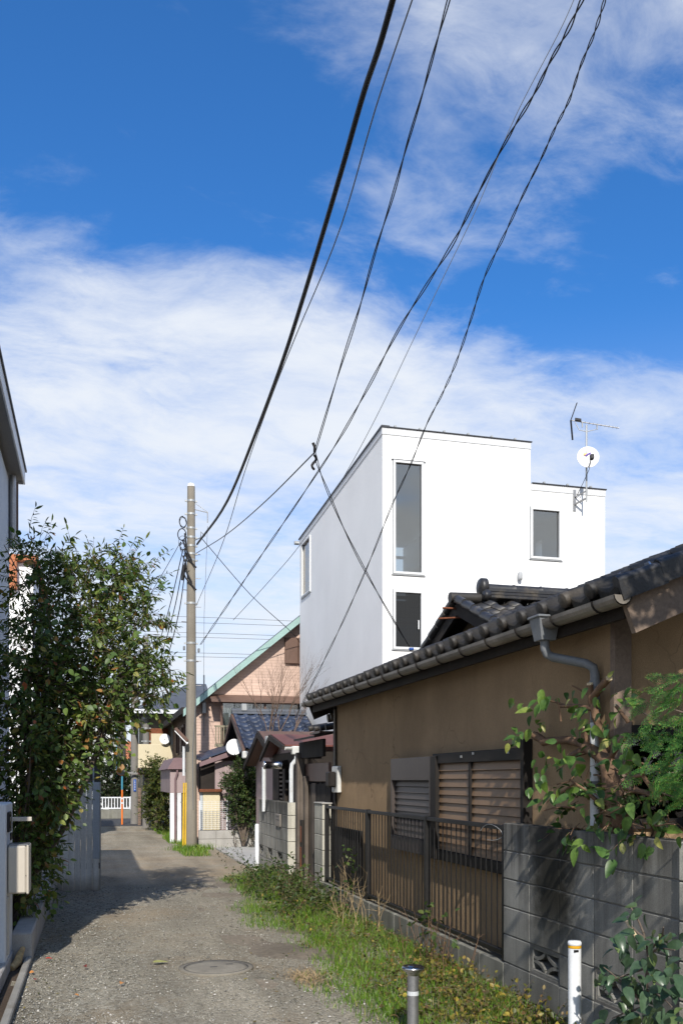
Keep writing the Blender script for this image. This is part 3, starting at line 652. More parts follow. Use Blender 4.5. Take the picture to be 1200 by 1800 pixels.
b = MB(); hub = bc-bd*.30; b.bar(hub, hub+Vector((.12, -.02, .34)), .03, .015); b.bar(hub, hub+Vector((.06, .04, -.36)), .03, .015); b.build('reflector', 'cable', yg)
MB().obox(bc-bd*.16+Vector((0, 0, .03)), (bd, bd.cross(Vector((0, 0, 1))).normalized(), Vector((0, 0, 1))), (.06, .03, .025), .006).build('feed_box', 'cable', yg)
b = MB(); sd = bd.cross(Vector((0, 0, 1))).normalized()
for i in range(10): c = bc+bd*(-.10+.075*i); b.tube([c-sd*.07, c+sd*.07], .003, 4)
b.build('director', 'steel_dull', yg)
b = MB(); b.tube([bc-bd*.22-Vector((0, 0, .02)), bc-bd*.14-Vector((0, 0, .16)), bc-Vector((0, 0, .17)), bc+bd*.18-Vector((0, 0, .10))], .008, 5)
for s in (-.08, .2): b.bar(bc+bd*s, bc+bd*s-Vector((0, 0, .10)), .015, .02)
b.build('clamp', 'galv', an)

# ================================================================ OLD TILED HOUSE BY THE LANE
GX, WX = 2.8, 3.03; SL = math.atan(.42); cs, sn = math.cos(SL), math.sin(SL); EZ = 2.63; RY0, RY1 = 4.45, 12.15; CY0, CY1 = yx(1076, 3.03), yx(590, 3.03)
oh = thing('old_house', 'old single storey house with dark pantile roof and brown stucco wall beside the lane', 'house', (WX, CY0, 0))
yw = (yx(930, WX), yx(837, WX), yx(772, WX), yx(700, WX))           # window bays
b = MB(); b.box(WX, WX+.14, CY0, CY1, -.05, 2.68); b.box(WX+.14, 8.5, CY0, CY0+.14, -.05, 1.28); b.box(WX+.14, 8.5, CY0, CY0+.14, 1.86, 2.62); b.box(4.9, 8.5, CY0, CY0+.14, 1.28, 1.86); b.box(WX+.14, xy(1106, CY0), CY0, CY0+.14, 1.28, 1.86)
b.box(WX+.14, 8.5, CY1-.14, CY1, -.05, 2.62)
for y in (CY0, CY1-.14): b.prism([(WX+.14, y, 2.62), (8.5, y, 2.62), (8.5, y, 3.4), (6.8, y, 4.2), (WX+.14, y, 2.68)], (0, .14, 0))
b.build('wall', 'brown_wall', oh)
B('corner_post', 'wood_barge', oh, WX-.02, WX+.10, CY0-.05, CY0, 0, 2.6, ch=.005)
B('corner_post', 'wood_dark', oh, WX-.025, WX, CY1-.06, CY1+.04, 0, 2.6, ch=.005)
b = MB(); wf = b.box(4.88, 4.92, CY0+.0, CY0+.05, 1.25, 1.9).box(xy(1106, CY0)-.04, xy(1106, CY0), CY0-.03, CY0+.03, 1.25, 1.9).box(xy(1106, CY0), 4.88, CY0-.03, CY0+.03, 1.82, 1.88).box(xy(1106, CY0), 4.88, CY0-.03, CY0+.03, 1.25, 1.31).build('window', 'metal_bronze', oh)
B('pane', 'glass_dark', wf, xy(1106, CY0), 4.88, CY0+.03, CY0+.04, 1.31, 1.82); B('blind', 'block_dark', wf, xy(1106, CY0), 4.9, CY0+.15, CY0+.17, 1.2, 1.9)
# roof deck, eaves, barge boards
Rt = 6.6
def rp(x, n=0.): return (GX+x*cs-n*sn, EZ+x*sn+n*cs)
b = MB(); a0, a1, a2, a3 = rp(.02, -.01), rp(4.3, -.01), rp(4.3, -.06), rp(.02, -.06)
b.prism([(a0[0], RY0+.06, a0[1]), (a1[0], RY0+.06, a1[1]), (a2[0], RY0+.06, a2[1]), (a3[0], RY0+.06, a3[1])], (0, RY1-RY0-.12, 0)); b.build('roof_deck', 'wood_dark', oh)
b = MB(); b.prism([(7.0, RY0+.1, 4.3), (9.8, RY0+.1, 2.9), (9.8, RY0+.1, 2.84), (7.0, RY0+.1, 4.2)], (0, RY1-RY0-.2, 0)); b.build('rear_roof', 'tile', oh)
B('fascia', 'wood_dark', oh, GX+.05, GX+.08, RY0+.08, RY1-.08, EZ-.18, EZ-.04)
for i in range(17):
    y = RY0+.25+i*.455; x0, x1 = rp(.1, -.1), rp(.55, -.1); MB().bar((x0[0], y, x0[1]), (x1[0], y, x1[1]), .045, .06).build('rafter', 'wood_dark', oh)
for y0, nm in ((RY0+.02, 'wood_barge'), (RY1-.06, 'wood_dark')):
    p0, p1 = rp(-.04, -.06), rp(4.3, -.06); b = MB(); b.prism([(p0[0]+.02, y0, p0[1]), (p1[0], y0, p1[1]), (p1[0], y0, p1[1]-.22), (p0[0]+.10, y0, p0[1]-.20)], (0, .04, 0)); b.build('barge_board', nm, oh)
# pantiles
TW, TL = .2978, .275
def tile_mesh(eave=False):
    b = MB(); prof = []
    for i in range(7): y = .19*i/6; prof.append((y, -.030*math.sin(PI*i/6)))
    for i in range(1, 6): prof.append((.19+.108*i/5, .038*math.sin(PI*min(i/5*1.0, 1))+.004))
    n = len(prof); L = .34
    vs = [(0, y, z+.022) for y, z in prof]+[(L, y, z-.004) for y, z in prof]+[(.0, y, z-(.028 if eave else .002)) for y, z in prof]
    b.add(vs, [(i, i+1, n+i+1, n+i) for i in range(n-1)]+[(2*n+i, 2*n+i+1, i+1, i) for i in range(n-1)], True)
    return b
tm = tile_mesh().mesh('tile', 'tile'); te = tile_mesh(True)
te.lathe((-.035, .244, .018), [(0, 0), (.035, 0), (.039, .004), (.045, .004), (.049, .009), (.049, .05), (.036, .06)], 14, (1, 0, 0))
sw = [(.0, -.008), (.03, -.032), (.095, -.052), (.16, -.032), (.19, -.008)]
te.add([(-.004, y, z+.02) for y, z in sw]+[(-.004, y, z-.03-.018*math.sin(PI*i/4)) for i, (y, z) in enumerate(sw)], [(i, i+1, 5+i+1, 5+i) for i in range(4)])
te = te.mesh('eave_tile', 'tile_end')
clip = MB(); clip.prism([(0, -.035, 0), (0, .035, 0), (0, .018, .04), (0, -.018, .04)], (.012, 0, 0)); clip.bar((.006, 0, .0), (.09, 0, .002), .03, .004); clip = clip.mesh('snow_clip', 'lead')
def roof_m(x, y, n=0.): q = rp(x, n); return Matrix.Translation((q[0], y, q[1])) @ Matrix(((cs, 0, -sn, 0), (0, 1, 0, 0), (sn, 0, cs, 0), (0, 0, 0, 1)))
NC = int((RY1-RY0)/TW)
for r in range(9):
    for c in range(NC):
        jx, jn = random.uniform(-.006, .006), random.uniform(-.003, .004)
        mw = roof_m(r*TL+jx-.03, RY0+.02+c*TW, .006+jn) @ Matrix.Rotation(random.uniform(-.012, .012), 4, 'Z')
        put('eave_tile' if r == 0 else 'tile', te if r == 0 else tm, oh, mw)
        if r == 1 and c < 15: put('snow_clip', clip, oh, roof_m(r*TL-.02, RY0+.02+c*TW+.1, .012))
q0, q1 = rp(0, .0), rp(4.3, 0)
for i in range(9):                                           # verge tiles with their dropped flange
    a, e = rp(i*.28-.05, .018), rp(i*.28+.25, .008)
    b = MB(); b.prism([(a[0], RY0-.03-.002*(i % 2), a[1]), (e[0], RY0-.03, e[1]), (e[0]+.035, RY0-.03, e[1]-.10), (a[0]+.035, RY0-.03, a[1]-.10)], (0, .022, 0)); b.tube([(a[0], RY0+.0, a[1]+.0), (e[0], RY0+.0, e[1]-.006)], .032, 10); b.build('verge_tile', 'tile', oh)
# upper cross gable
UX, UY, UZ, UH = 3.95, 9.82, 3.60, 1.25
ux1 = 8.0; um = .42
b = MB()
for sg in (-1, 1):
    b.prism([(UX+.1, UY, UZ-.03), (UX+.1, UY+sg*UH, UZ-.03-UH*um), (UX+.1, UY+sg*UH, UZ-.08-UH*um), (UX+.1, UY, UZ-.09)], (ux1-UX, 0, 0))
b.build('roof_deck', 'wood_dark', oh)
b = MB(); b.prism([(UX+.32, UY, UZ-.08), (UX+.32, UY+UH-.1, UZ-.08-(UH-.1)*um), (UX+.32, UY-UH+.1, UZ-.08-(UH-.1)*um)], (.05, 0, 0)); b.build('gable_wall', 'brown_wall', oh)
for sg in (-1, 1):
    b = MB(); b.prism([(UX+.06, UY, UZ-.02), (UX+.06, UY+sg*(UH+.04), UZ-.02-UH*um), (UX+.06, UY+sg*(UH+.04), UZ-.17-UH*um), (UX+.06, UY, UZ-.17)], (.04, 0, 0)); b.build('barge_board', 'wood_dark', oh)
def up_m(x, s, sg, n=0.):      # s = distance up the slope from its lower edge
    ca, sa = math.cos(math.atan(um)), math.sin(math.atan(um)); y = UY+sg*UH-sg*s*ca*1; z = UZ-UH*um+s*sa+.0
    S3, U3, N3 = Vector((0, -sg*ca, sa)), Vector((sg, 0, 0)), Vector((0, sg*sa, ca))
    return Matrix.Translation(Vector((x, y, z))+N3*n) @ Matrix((S3, U3, N3)).transposed().to_4x4()
for r in range(5):
    for c in range(10): put('tile', tm, oh, up_m(UX+.06+(c+1)*TW, r*.27-.02+random.uniform(-.006, .006), -1, random.uniform(-.003, .003)))
b = MB()
for r in range(5):
    for c in range(10):
        mw = up_m(UX+.06+c*TW, r*.27-.02, 1); src = tile_mesh()
        b.add([mw @ Vector(v) for v in src.v], src.f, True)
kind(b.build('far_slope_tiles', 'tile', oh, fix=False), 'stuff')
for sg in (-1, 1):
    for i in range(5):
        s0 = i*.27; m0 = up_m(UX, s0-.02, sg); m1 = up_m(UX, s0+.26, sg); b = MB()
        b.tube([m0 @ Vector((0, sg*.05, .035)), m1 @ Vector((0, sg*.05, .02))], .05, 8); b.build('verge_tile', 'tile', oh)
for k, (w, z) in enumerate(((.11, .03), (.09, .07), (.075, .11))):
    B('ridge_course', 'tile', oh, UX+.42, ux1, UY-w, UY+w, UZ+z, UZ+z+.036, ch=.006)
for i in range(10):
    x = UX+.44+i*.34; MB().tube([(x, UY, UZ+.15), (x+.3, UY, UZ+.15), (x+.34, UY, UZ+.152)], [.062, .06, .068], 10).build('ridge_tile', 'tile', oh)
MB().tube([(UX-.02, UY, UZ+.03), (UX+.40, UY, UZ+.04)], .06, 10).build('ridge_tile', 'tile_end', oh)
b = MB(); b.lathe((UX+.33, UY, UZ+.17), [(0, 0), (.05, 0), (.06, .012), (.09, .012), (.105, .03), (.105, .09), (0, .09)], 16, (1, 0, 0)); b.box(UX+.35, UX+.42, UY-.15, UY+.15, UZ+.0, UZ+.12, .02)
for s in (-1, 1): b.lathe((UX+.345, UY+s*.13, UZ+.05), [(0, 0), (.05, 0), (.055, .015), (.055, .07), (0, .07)], 10, (1, 0, 0))
b.build('ridge_ornament', 'tile', oh)
MB().tube([(UX-.1, UY+.02, UZ-.09), (UX+.2, UY+.02, UZ-.09)], .012, 6).build('peg', 'rust', oh); MB().tube([(UX-.12, UY+.1, UZ-.2), (UX+.2, UY-.1, UZ-.2)], .012, 6).build('peg', 'rust', oh)
# gutter with its brackets, hopper and downpipe
gx, gz, gr = GX-.02, 2.555, .058
def gut(b, x, y0, y1, z0, z1, r, n=8, ax='y'):
    pr = [(math.cos(PI+PI*i/n)*r, math.sin(PI+PI*i/n)*r) for i in range(n+1)]; pi_ = [(p[0]*.9, p[1]*.9+.002) for p in pr][::-1]; pp = pr+pi_
    if ax == 'y': va = [(x+u, y0, z0+v) for u, v in pp]+[(x+u, y1, z1+v) for u, v in pp]
    else: va = [(y0, x+u, z0+v) for u, v in pp]+[(y1, x+u, z1+v) for u, v in pp]
    k = len(pp); return b.add(va, [(i, (i+1) % k, k+(i+1) % k, k+i) for i in range(k)]+[tuple(range(k)), tuple(range(k, 2*k))])
b = MB(); gut(b, gx, RY0-.02, RY1+.06, gz, gz+.03, gr)
for y, z in ((RY0-.02, gz), (RY1+.055, gz+.03)): b.prism([(gx+math.cos(PI+PI*i/8)*gr, y, z+math.sin(PI+PI*i/8)*gr) for i in range(9)], (0, .006, 0))
gg = b.build('gutter', 'gutter', oh)
for i in range(16):
    y = RY0+.2+i*.49; b = MB(); b.tube([(gx+math.cos(PI+PI*k/8)*(gr+.006), y, gz+.03*(y-RY0)/7.7+math.sin(PI+PI*k/8)*(gr+.006)) for k in range(9)], .006, 5); b.bar((gx+gr, y, gz), (gx+gr+.06, y, gz+.02), .012, .006); b.build('bracket', 'metal_bronze', gg)
hy = yx(957, gx); b = MB(); b.add([(gx-.075, hy-.07, gz+.03), (gx+.075, hy-.07, gz+.03), (gx+.075, hy+.07, gz+.03), (gx-.075, hy+.07, gz+.03), (gx-.05, hy-.05, gz-.12), (gx+.05, hy-.05, gz-.12), (gx+.05, hy+.05, gz-.12), (gx-.05, hy+.05, gz-.12)], [(4, 5, 6, 7), (0, 1, 5, 4), (1, 2, 6, 5), (2, 3, 7, 6), (3, 0, 4, 7), (0, 1, 2, 3)])
b.box(gx-.085, gx+.085, hy-.08, hy+.08, gz+.02, gz+.035, .003); b.build('hopper', 'pipe', gg)
px1 = WX-.045; py1 = yx(1045, px1)
b = MB(); b.tube([(gx, hy, gz-.11), (gx, hy, gz-.17), (gx+.015, hy-.003, gz-.205), (gx+.05, hy-.01, gz-.225), (px1-.05, py1+.02, gz-.29), (px1-.012, py1, gz-.315), (px1, py1, gz-.36), (px1, py1, 1.3)], .029, 12, False); dp = b.build('downpipe', 'pipe', oh)
MB().tube([(px1, py1, 1.9), (px1, py1, 0)], .030, 12, False).build('downpipe', 'pipe_white', oh)
for z in (2.12, 1.5, .8): MB().tube([(px1, py1, z), (px1, py1, z+.04)], .034, 12).build('pipe_clip', 'pipe', dp)
# shuttered window: sliding louvred panels and the box they slide into
wz0, wz1 = .885, 1.78; x0 = WX-.055
wn = MB().box(x0-.02, WX, yw[0]-.05, yw[0], wz0-.02, wz1+.06, .004).box(x0-.015, WX, yw[0], yw[2], wz1-.09, wz1, .004).box(x0-.015, WX, yw[0], yw[2], wz0-.05, wz0+.04, .004).box(x0-.01, WX, yw[1]-.02, yw[1]+.02, wz0+.04, wz1-.09, .003).box(x0-.03, WX, yw[2]-.12, yw[2]+.02, wz0-.05, wz1-.02, .004).build('window', 'metal_bronze', oh)
B('backing', 'slat', wn, WX-.012, WX-.002, yw[0], yw[2], wz0, wz1-.05)
slat_m = {}
def slat(y0, y1, z, h, m, parent, nm='slat'):
    b = MB(); b.prism([(x0+.002, y0, z+h*.06), (x0+.010, y0, z+h*.02), (x0+.026, y0, z+h*.98), (x0+.018, y0, z+h*1.0)], (0, y1-y0, 0)); return b.build(nm, m, parent)
n = 11; h = (wz1-.09-wz0-.04)/n
for (ya, yb) in ((yw[0]+.005, yw[1]-.02), (yw[1]+.02, yw[2]-.12)):
    for i in range(n): slat(ya, yb, wz0+.04+i*h, h, 'slat', wn)
sb = MB().box(x0-.03, WX, yw[2]+.02, yw[2]+.05, wz0-.02, wz1-.02, .003).box(x0-.03, WX, yw[3]-.03, yw[3], wz0-.02, wz1-.02, .003).box(x0-.03, WX, yw[2]+.05, yw[3]-.03, wz1-.24, wz1-.02, .003).box(x0-.03, WX, yw[2]+.05, yw[3]-.03, wz0-.04, wz0+.1, .003).build('shutter_box', 'slat_dark', oh)
B('backing', 'slat_dark', sb, WX-.012, WX-.002, yw[2]+.05, yw[3]-.03, wz0, wz1-.05)
h = (wz1-.24-wz0-.10)/9
for i in range(9): slat(yw[2]+.05, yw[3]-.03, wz0+.1+i*h, h, 'slat_dark', sb)
for y, z in ((yw[2]+.7, wz1-.05), (yw[0]+.2, wz1-.03), (yw[1]+.15, wz1-.04), (yw[1]-.1, wz1-.02)): B('latch', 'galv', wn, x0-.022, x0-.012, y-.015, y+.015, z-.01, z+.01)
# meter box and conduit on the far corner
MB().tube([(WX-.03, CY1-.06, 2.45), (WX-.03, CY1-.06, 1.68)], .014, 8).build('conduit', 'gutter', oh)
mb = MB().box(WX-.06, WX-.003, CY1-.30, CY1-.02, 1.38, 1.72, .01).build('meter_box', 'gutter_white', oh)
MB().box(WX-.16, WX-.06, CY1-.26, CY1-.08, 1.45, 1.65, .02).build('meter', 'metal_bronze', mb)
b = MB(); b.tube([(WX-.01, 7.0, .1), (WX-.01, 7.0, .6)], .0, 4); 

# ---------------------------------------------------------------- near block wall
BH, BL, JT = .2, .4125, .007
def block_mesh(lx, ly, lz, m, ch=.005): return MB().box(-lx/2, lx/2, -ly/2, ly/2, -lz/2, lz/2, ch).mesh('block', m)
FX = 2.85
def pierced_mesh(ly, lz, m, t=.09):
    """openwork block: rim, diagonal leaf-shaped ribs and a ring of four petals"""
    b = MB(); w = .03; hy, hz = ly/2, lz/2
    for (a0, a1, c0, c1) in ((-hy, hy, hz-w, hz), (-hy, hy, -hz, -hz+w), (-hy, -hy+w, -hz+w, hz-w), (hy-w, hy, -hz+w, hz-w)): b.box(-t/2, t/2, a0, a1, c0, c1, .004)
    iy, iz = hy-w*.6, hz-w*.6
    for sy in (-1, 1):
        for sz in (-1, 1):
            pts = []
            for k in range(6):
                a = (k/5)*PI/2; pts.append((0, sy*(iy-iy*.92*math.cos(a)), sz*(iz-iz*.92*math.sin(a))))
            for k in range(5): b.bar(pts[k], pts[k+1], .024, t*.9, (1, 0, 0))
    return b.mesh('pierced_block', m)
def block_wall(th, X, t, y0, ncol, BLn, z0, nrow, m, skip=(), pierced={}, parent_joint=True, ends=True):
    bm_ = block_mesh(t, BLn-JT, BH-JT, m)
    pm = None
    for r in range(nrow):
        for c in range(ncol):
            y = y0+(c+.5)*BLn; z = z0+(r+.5)*BH
            if (r, c) in skip: continue
            mw = Matrix.Translation((X+t/2+random.uniform(-.0015, .0015), y, z))
            if (r, c) in pierced:
                pm = pm or pierced_mesh(BLn-JT, BH-JT, m)
                put('pierced_block', pm, th, mw)
            else: put('block', bm_, th, mw)
    # recessed mortar behind the joints, open behind the pierced blocks
    b = MB(); hs = []
    for (r, c), ks in pierced.items():
        hs.append((y0+c*BLn+.02, y0+(c+1)*BLn-.02, z0+r*BH+.015, z0+(r+1)*BH-.015))
    holed(b, 'x', X+.006, X+t-.006, y0+.006, y0+ncol*BLn-.006, z0, z0+nrow*BH-.008, hs); b.build('mortar', 'block_dark', th)
nw = thing('block_wall', 'tall soot-stained grey concrete block wall behind the white bollard', 'wall', (FX, 4.03, 0))
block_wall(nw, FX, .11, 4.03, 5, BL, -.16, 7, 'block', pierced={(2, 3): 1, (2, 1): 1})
gp = thing('gate_post', 'pale concrete gate post closing the near end of the stained block wall', 'post', (FX, 3.8, 0))
for r in range(7): put('block', block_mesh(.16, .2-JT, BH-JT, 'block_clean_lit'), gp, Matrix.Translation((FX+.06, 3.91, -.16+(r+.5)*BH)))
B('mortar', 'block_dark', gp, FX, FX+.12, 3.83, 3.99, -.16, 1.23)
# low base wall under the railing
lw = thing('base_wall', 'low mossy concrete block wall under the black railing', 'wall', (FX, 6.1, 0))
LY1 = 11.5; nlow = 13; LB = (LY1-4.03-5*BL)/nlow
block_wall(lw, FX, .12, 4.03+5*BL, nlow, LB, -.17, 2, 'block_low')
# slim pillar at the far end of the railing
cp = thing('block_pillar', 'slim pale block pillar standing at the far end of the black railing', 'pillar', (FX, 11.5, 0))
for r in range(7): put('block', block_mesh(.12, .43, BH-JT, 'block_clean_lit'), cp, Matrix.Translation((FX+.06, 11.72, -.17+(r+.5)*BH)))
B('mortar', 'block_dark', cp, FX+.01, FX+.11, 11.52, 11.92, -.17, 1.22); B('cap', 'concrete', cp, FX-.01, FX+.13, 11.49, 11.95, 1.23, 1.25, ch=.005)
# black railing
rl = thing('railing', 'black metal railing of close upright bars on the low block wall', 'railing', (FX+.06, 6.12, .23))
rx = FX+.045; ry0, ry1 = 6.12, 11.48; rz0, rz1 = .27, 1.215
MB().box(rx-.018, rx+.018, ry0, ry1, rz1-.035, rz1, .003).build('rail', 'metal_black', rl); MB().box(rx-.018, rx+.018, ry0, ry1, rz0, rz0+.035, .003).build('rail', 'metal_black', rl)
nb = 53; bar = MB().box(-.004, .004, -.006, .006, 0, rz1-rz0-.07, .002).mesh('bar', 'metal_black')
posts = (ry0+.025, yx(750, rx), yx(647, rx), ry1-.025)
for i in range(nb):
    y = ry0+.07+i*(ry1-ry0-.12)/(nb-1)
    if min(abs(y-p) for p in posts) < .035: continue
    put('bar', bar, rl, Matrix.Translation((rx+random.uniform(-.002, .002), y, rz0+.035)) @ Matrix.Rotation(random.uniform(-.004, .004), 4, 'X'))
for y in posts: MB().box(rx-.024, rx+.024, y-.024, y+.024, .2, rz1+.008, .004).build('post', 'metal_black', rl)
b = MB(); yc = yx(905, rx)+.35; b.tube([(rx-.03+.01*math.sin(k), yc+.19*math.cos(k*2*PI/14), rz1-.06+.06*math.sin(k*2*PI/14)) for k in range(12)], .0025, 5); b.build('wire_loop', 'galv', rl)
dpn = thing('slatted_screen', 'black slatted metal screen standing behind the far end of the railing', 'screen', (2.98, 10.3, 0))
MB().box(2.99, 3.02, 10.25, 11.4, .12, .95, .005).build('board', 'metal_black', dpn)
for i in range(12): MB().box(2.97, 2.99, 10.30+i*.095, 10.33+i*.095, .12, .95, .003).build('slat', 'metal_black', dpn)

# ---------------------------------------------------------------- second block wall with letter slot
b2 = thing('block_wall', 'weathered grey block wall with a letter box and a row of three pierced blocks', 'wall', (FX, 13.7, 0))
block_wall(b2, FX, .15, 13.7, 6, .42, -.0, 6, 'block_old', pierced={(1, 1): 1, (1, 3): 1, (1, 5): 1})
for r in range(6): put('lit_end_block', block_mesh(.155, .02, BH-JT, 'block_clean_lit'), b2, Matrix.Translation((FX+.077, 13.69, (r+.5)*BH)))  # sunlit end face put in as paler facing blocks
yl = yx(490, FX); mbx = MB().box(FX-.02, FX+.02, yl-.18, yl+.18, .80, 1.0, .006).build('letter_box', 'gutter', b2)
B('slot', 'block_dark', mbx, FX-.024, FX-.018, yl-.13, yl+.13, .95, .975); B('slot', 'block_dark', mbx, FX-.024, FX-.018, yl-.13, yl+.13, .90, .915)
# timber gate with its little roof
tg = thing('timber_gate', 'old weathered timber gate of dark boards between the two block walls', 'gate', (3.05, 12.6, 0))
for i in range(11):
    y = 12.0+i*.125; MB().box(3.08+random.uniform(0, .006), 3.105, y, y+.118, 0.05, 1.5+random.uniform(-.02, .02), .004).build('board', 'wood_black' if i < 7 else 'wood_grey', tg)  # far boards greyer: sunlit part of the gate put into the colour
MB().box(2.93, 3.05, 13.38, 13.52, 0, 1.95, .008).build('post', 'wood_grey', tg); MB().box(3.0, 3.06, 13.2, 13.3, 0, 1.6, .008).build('post', 'wood_grey', tg)
MB().box(2.96, 3.0, 13.22, 13.34, .1, .95, .006).build('post', 'wood_black', tg); MB().box(2.95, 2.965, 13.24, 13.32, .12, .55, .004).build('rust_plate', 'rust', tg); MB().box(2.955, 2.97, 13.24, 13.32, .62, .86, .004).build('hinge', 'rust', tg)
MB().box(2.98, 3.02, 12.0, 13.5, 1.86, 2.1, .006).build('beam', 'wood_black', tg)
MB().box(3.06, 3.1, 12.0, 13.6, 1.52, 1.78, .006).build('lintel', 'brown_metal', tg)
b = MB(); b.prism([(2.86, 12.0, 2.11), (3.14, 12.0, 2.17), (3.14, 12.0, 2.2), (2.86, 12.0, 2.14)], (0, 1.3, 0)); b.build('gate_roof', 'metal_bronze', tg)
for i, (px, py) in enumerate(((552, 1281), (562, 1281), (572, 1280), (582, 1279))):
    p = onX(px, py, 3.12+i*.02); MB().tube([(p[0]-.08, p[1], p[2]), (p[0]+.2, p[1]-.02, p[2]+.05)], .045, 10).build('roll_tile', 'tile_end', tg)
for i, (px, py) in enumerate(((583, 1263), (588, 1257))):
    p = onX(px, py, 3.14); MB().tube([(p[0]-.06, p[1], p[2]), (p[0]+.2, p[1]-.02, p[2]+.04)], .06, 10).build('roll_tile', 'tile_end', tg)
p = onX(565, 1288, 3.1); MB().box(p[0]-.1, p[0]+.1, p[1]-.3, p[1]+.3, p[2]-.02, p[2]+.01).build('tile_bed', 'brown_metal', tg)

# ---------------------------------------------------------------- small dark entrance house with red metal roof
rh = thing('entrance_house', 'small dark boarded house with a red metal roof beyond the timber gate', 'house', (3.0, 14.0, 0))
b = MB(); holed(b, 'x', 3.02, 3.1, 13.95, 15.8, 0, 1.98, [(14.15, 14.75, .4, 1.75), (14.95, 15.25, .4, 1.75)]); b.box(3.1, 4.9, 13.95, 14.03, 0, 2.0); b.build('wall', 'wood_dark', rh)
lat = MB().box(3.03, 3.05, 14.4, 14.44, .4, 1.75).box(3.03, 3.05, 14.15, 14.75, 1.5, 1.54).build('window', 'metal_bronze', rh); B('pane', 'glass_dark', lat, 3.06, 3.065, 14.15, 14.75, .4, 1.75); B('backing', 'block_dark', lat, 3.11, 3.12, 14.1, 15.3, .3, 1.8)
b = MB()
for i in range(18): b.box(3.03, 3.06, 14.95, 15.25, .42+i*.072, .45+i*.072)
b.build('lattice', 'wood_grey', rh)
MB().prism([(2.84, 15.0, 2.30), (2.84, 13.85, 2.085), (2.84, 13.85, 2.06), (2.84, 15.0, 2.27)], (2.1, 0, 0)).build('roof', 'red_roof', rh)
MB().prism([(2.84, 15.0, 2.30), (2.84, 15.85, 1.96), (2.84, 15.85, 1.93), (2.84, 15.0, 2.27)], (2.1, 0, 0)).build('roof', 'red_roof', rh)
b = MB(); b.prism([(2.80, 15.0, 2.29), (2.80, 15.88, 1.94), (2.80, 15.88, 1.86), (2.80, 15.0, 2.20)], (.035, 0, 0)); b.prism([(2.80, 15.0, 2.29), (2.80, 13.83, 2.07), (2.80, 13.83, 2.0), (2.80, 15.0, 2.2)], (.035, 0, 0)); b.build('barge_board', 'wood_dark', rh)
MB().prism([(3.06, 13.95, 2.0), (3.06, 15.8, 1.93), (3.06, 15.0, 2.26)], (.04, 0, 0)).build('gable_wall', 'mauve', rh)
g2 = gut(MB(), 13.80, 2.83, 3.4, 2.045, 2.045, .05, ax='x').build('gutter', 'gutter_white', rh)
yh = 13.80; xh = xy(521, yh); MB().box(xh-.075, xh+.075, yh-.06, yh+.06, 1.93, 2.06, .012).build('hopper', 'gutter_white', g2)
MB().tube([(xh, yh, 1.94), (xh, yh, 1.86), (xh-.06, yh+.04, 1.78), (xh-.07, yh+.05, 1.70), (xh-.07, yh+.05, 1.15)], .034, 10).build('downpipe', 'pipe_white', rh)
fl_ = onY(480, 1345, 14.5); x_ = fl_[0]
b = MB(); b.lathe((x_-.155, 14.5, fl_[2]), [(0, 0), (.062, 0), (.068, .012), (.068, .03), (.060, .035), (.060, .27), (.068, .275), (.068, .31), (0, .31)], 18, (1, 0, 0)); fl = b.build('flue', 'steel', rh)
MB().tube([(x_+.1, 14.5, fl_[2]), (3.05, 14.55, fl_[2]+.03)], .07, 10).build('flue_pipe', 'wood_dark', fl)
MB().tube([(onY(464, 1345, 15.6)[0], 15.6, 1.0), (onY(464, 1345, 15.6)[0], 15.6, 1.76)], .035, 10).build('drain_pipe', 'pipe_white', rh)
# ---------------------------------------------------------------- second dark gabled shed behind it
sh = thing('gabled_shed', 'small mauve gabled shed with dark barge boards between red roof and blue tiles', 'shed', (3.3, 18.2, 0))
b = MB(); b.box(3.42, 4.95, 16.75, 19.8, 0, 1.86); b.prism([(3.42, 16.75, 1.86), (3.42, 19.8, 1.86), (3.42, 18.2, 2.40)], (1.5, 0, 0)); b.build('wall', 'mauve', sh)
for (ya, yb, za, zb) in ((18.2, 19.95, 2.48, 1.84), (18.2, 16.45, 2.48, 1.9)):
    MB().prism([(3.2, ya, za), (3.2, yb, zb), (3.2, yb, zb+.04), (3.2, ya, za+.04)], (1.8, 0, 0)).build('roof', 'brown_metal', sh)
    MB().prism([(3.16, ya, za+.03), (3.16, yb, zb+.03), (3.16, yb, zb-.09), (3.16, ya, za-.09)], (.04, 0, 0)).build('barge_board', 'wood_dark', sh)
MB().box(3.12, 3.22, 16.9, 17.1, 2.18, 2.36, .01).build('hopper', 'gutter_white', sh)

# ---------------------------------------------------------------- blue tiled house
bh = thing('blue_tiled_house', 'low house with glossy blue pantiles and a dark open gable facing the lane', 'house', (3.1, 21.7, 0))
BX, BY, BZ, HW, bs = 3.15, 21.6, 3.10, 1.75, .50
b = MB(); b.box(3.6, 4.98, BY-HW+.25, BY+HW-.2, 0, BZ-HW*bs); b.prism([(3.6, BY-HW+.25, BZ-HW*bs), (3.6, BY+HW-.2, BZ-HW*bs), (3.6, BY, BZ-.15)], (1.36, 0, 0)); b.build('wall', 'grey_white', bh)
b = MB()
for sg in (-1, 1): b.prism([(BX+.03, BY, BZ-.03), (BX+.03, BY+sg*HW, BZ-.03-HW*bs), (BX+.03, BY+sg*HW, BZ-.08-HW*bs), (BX+.03, BY, BZ-.08)], (1.8, 0, 0))
b.build('roof_deck', 'wood_dark', bh)
for sg in (-1, 1): MB().prism([(BX-.02, BY, BZ), (BX-.02, BY+sg*(HW+.04), BZ-HW*bs), (BX-.02, BY+sg*(HW+.04), BZ-.13-HW*bs), (BX-.02, BY, BZ-.13)], (.05, 0, 0)).build('barge_board', 'brown_metal', bh)
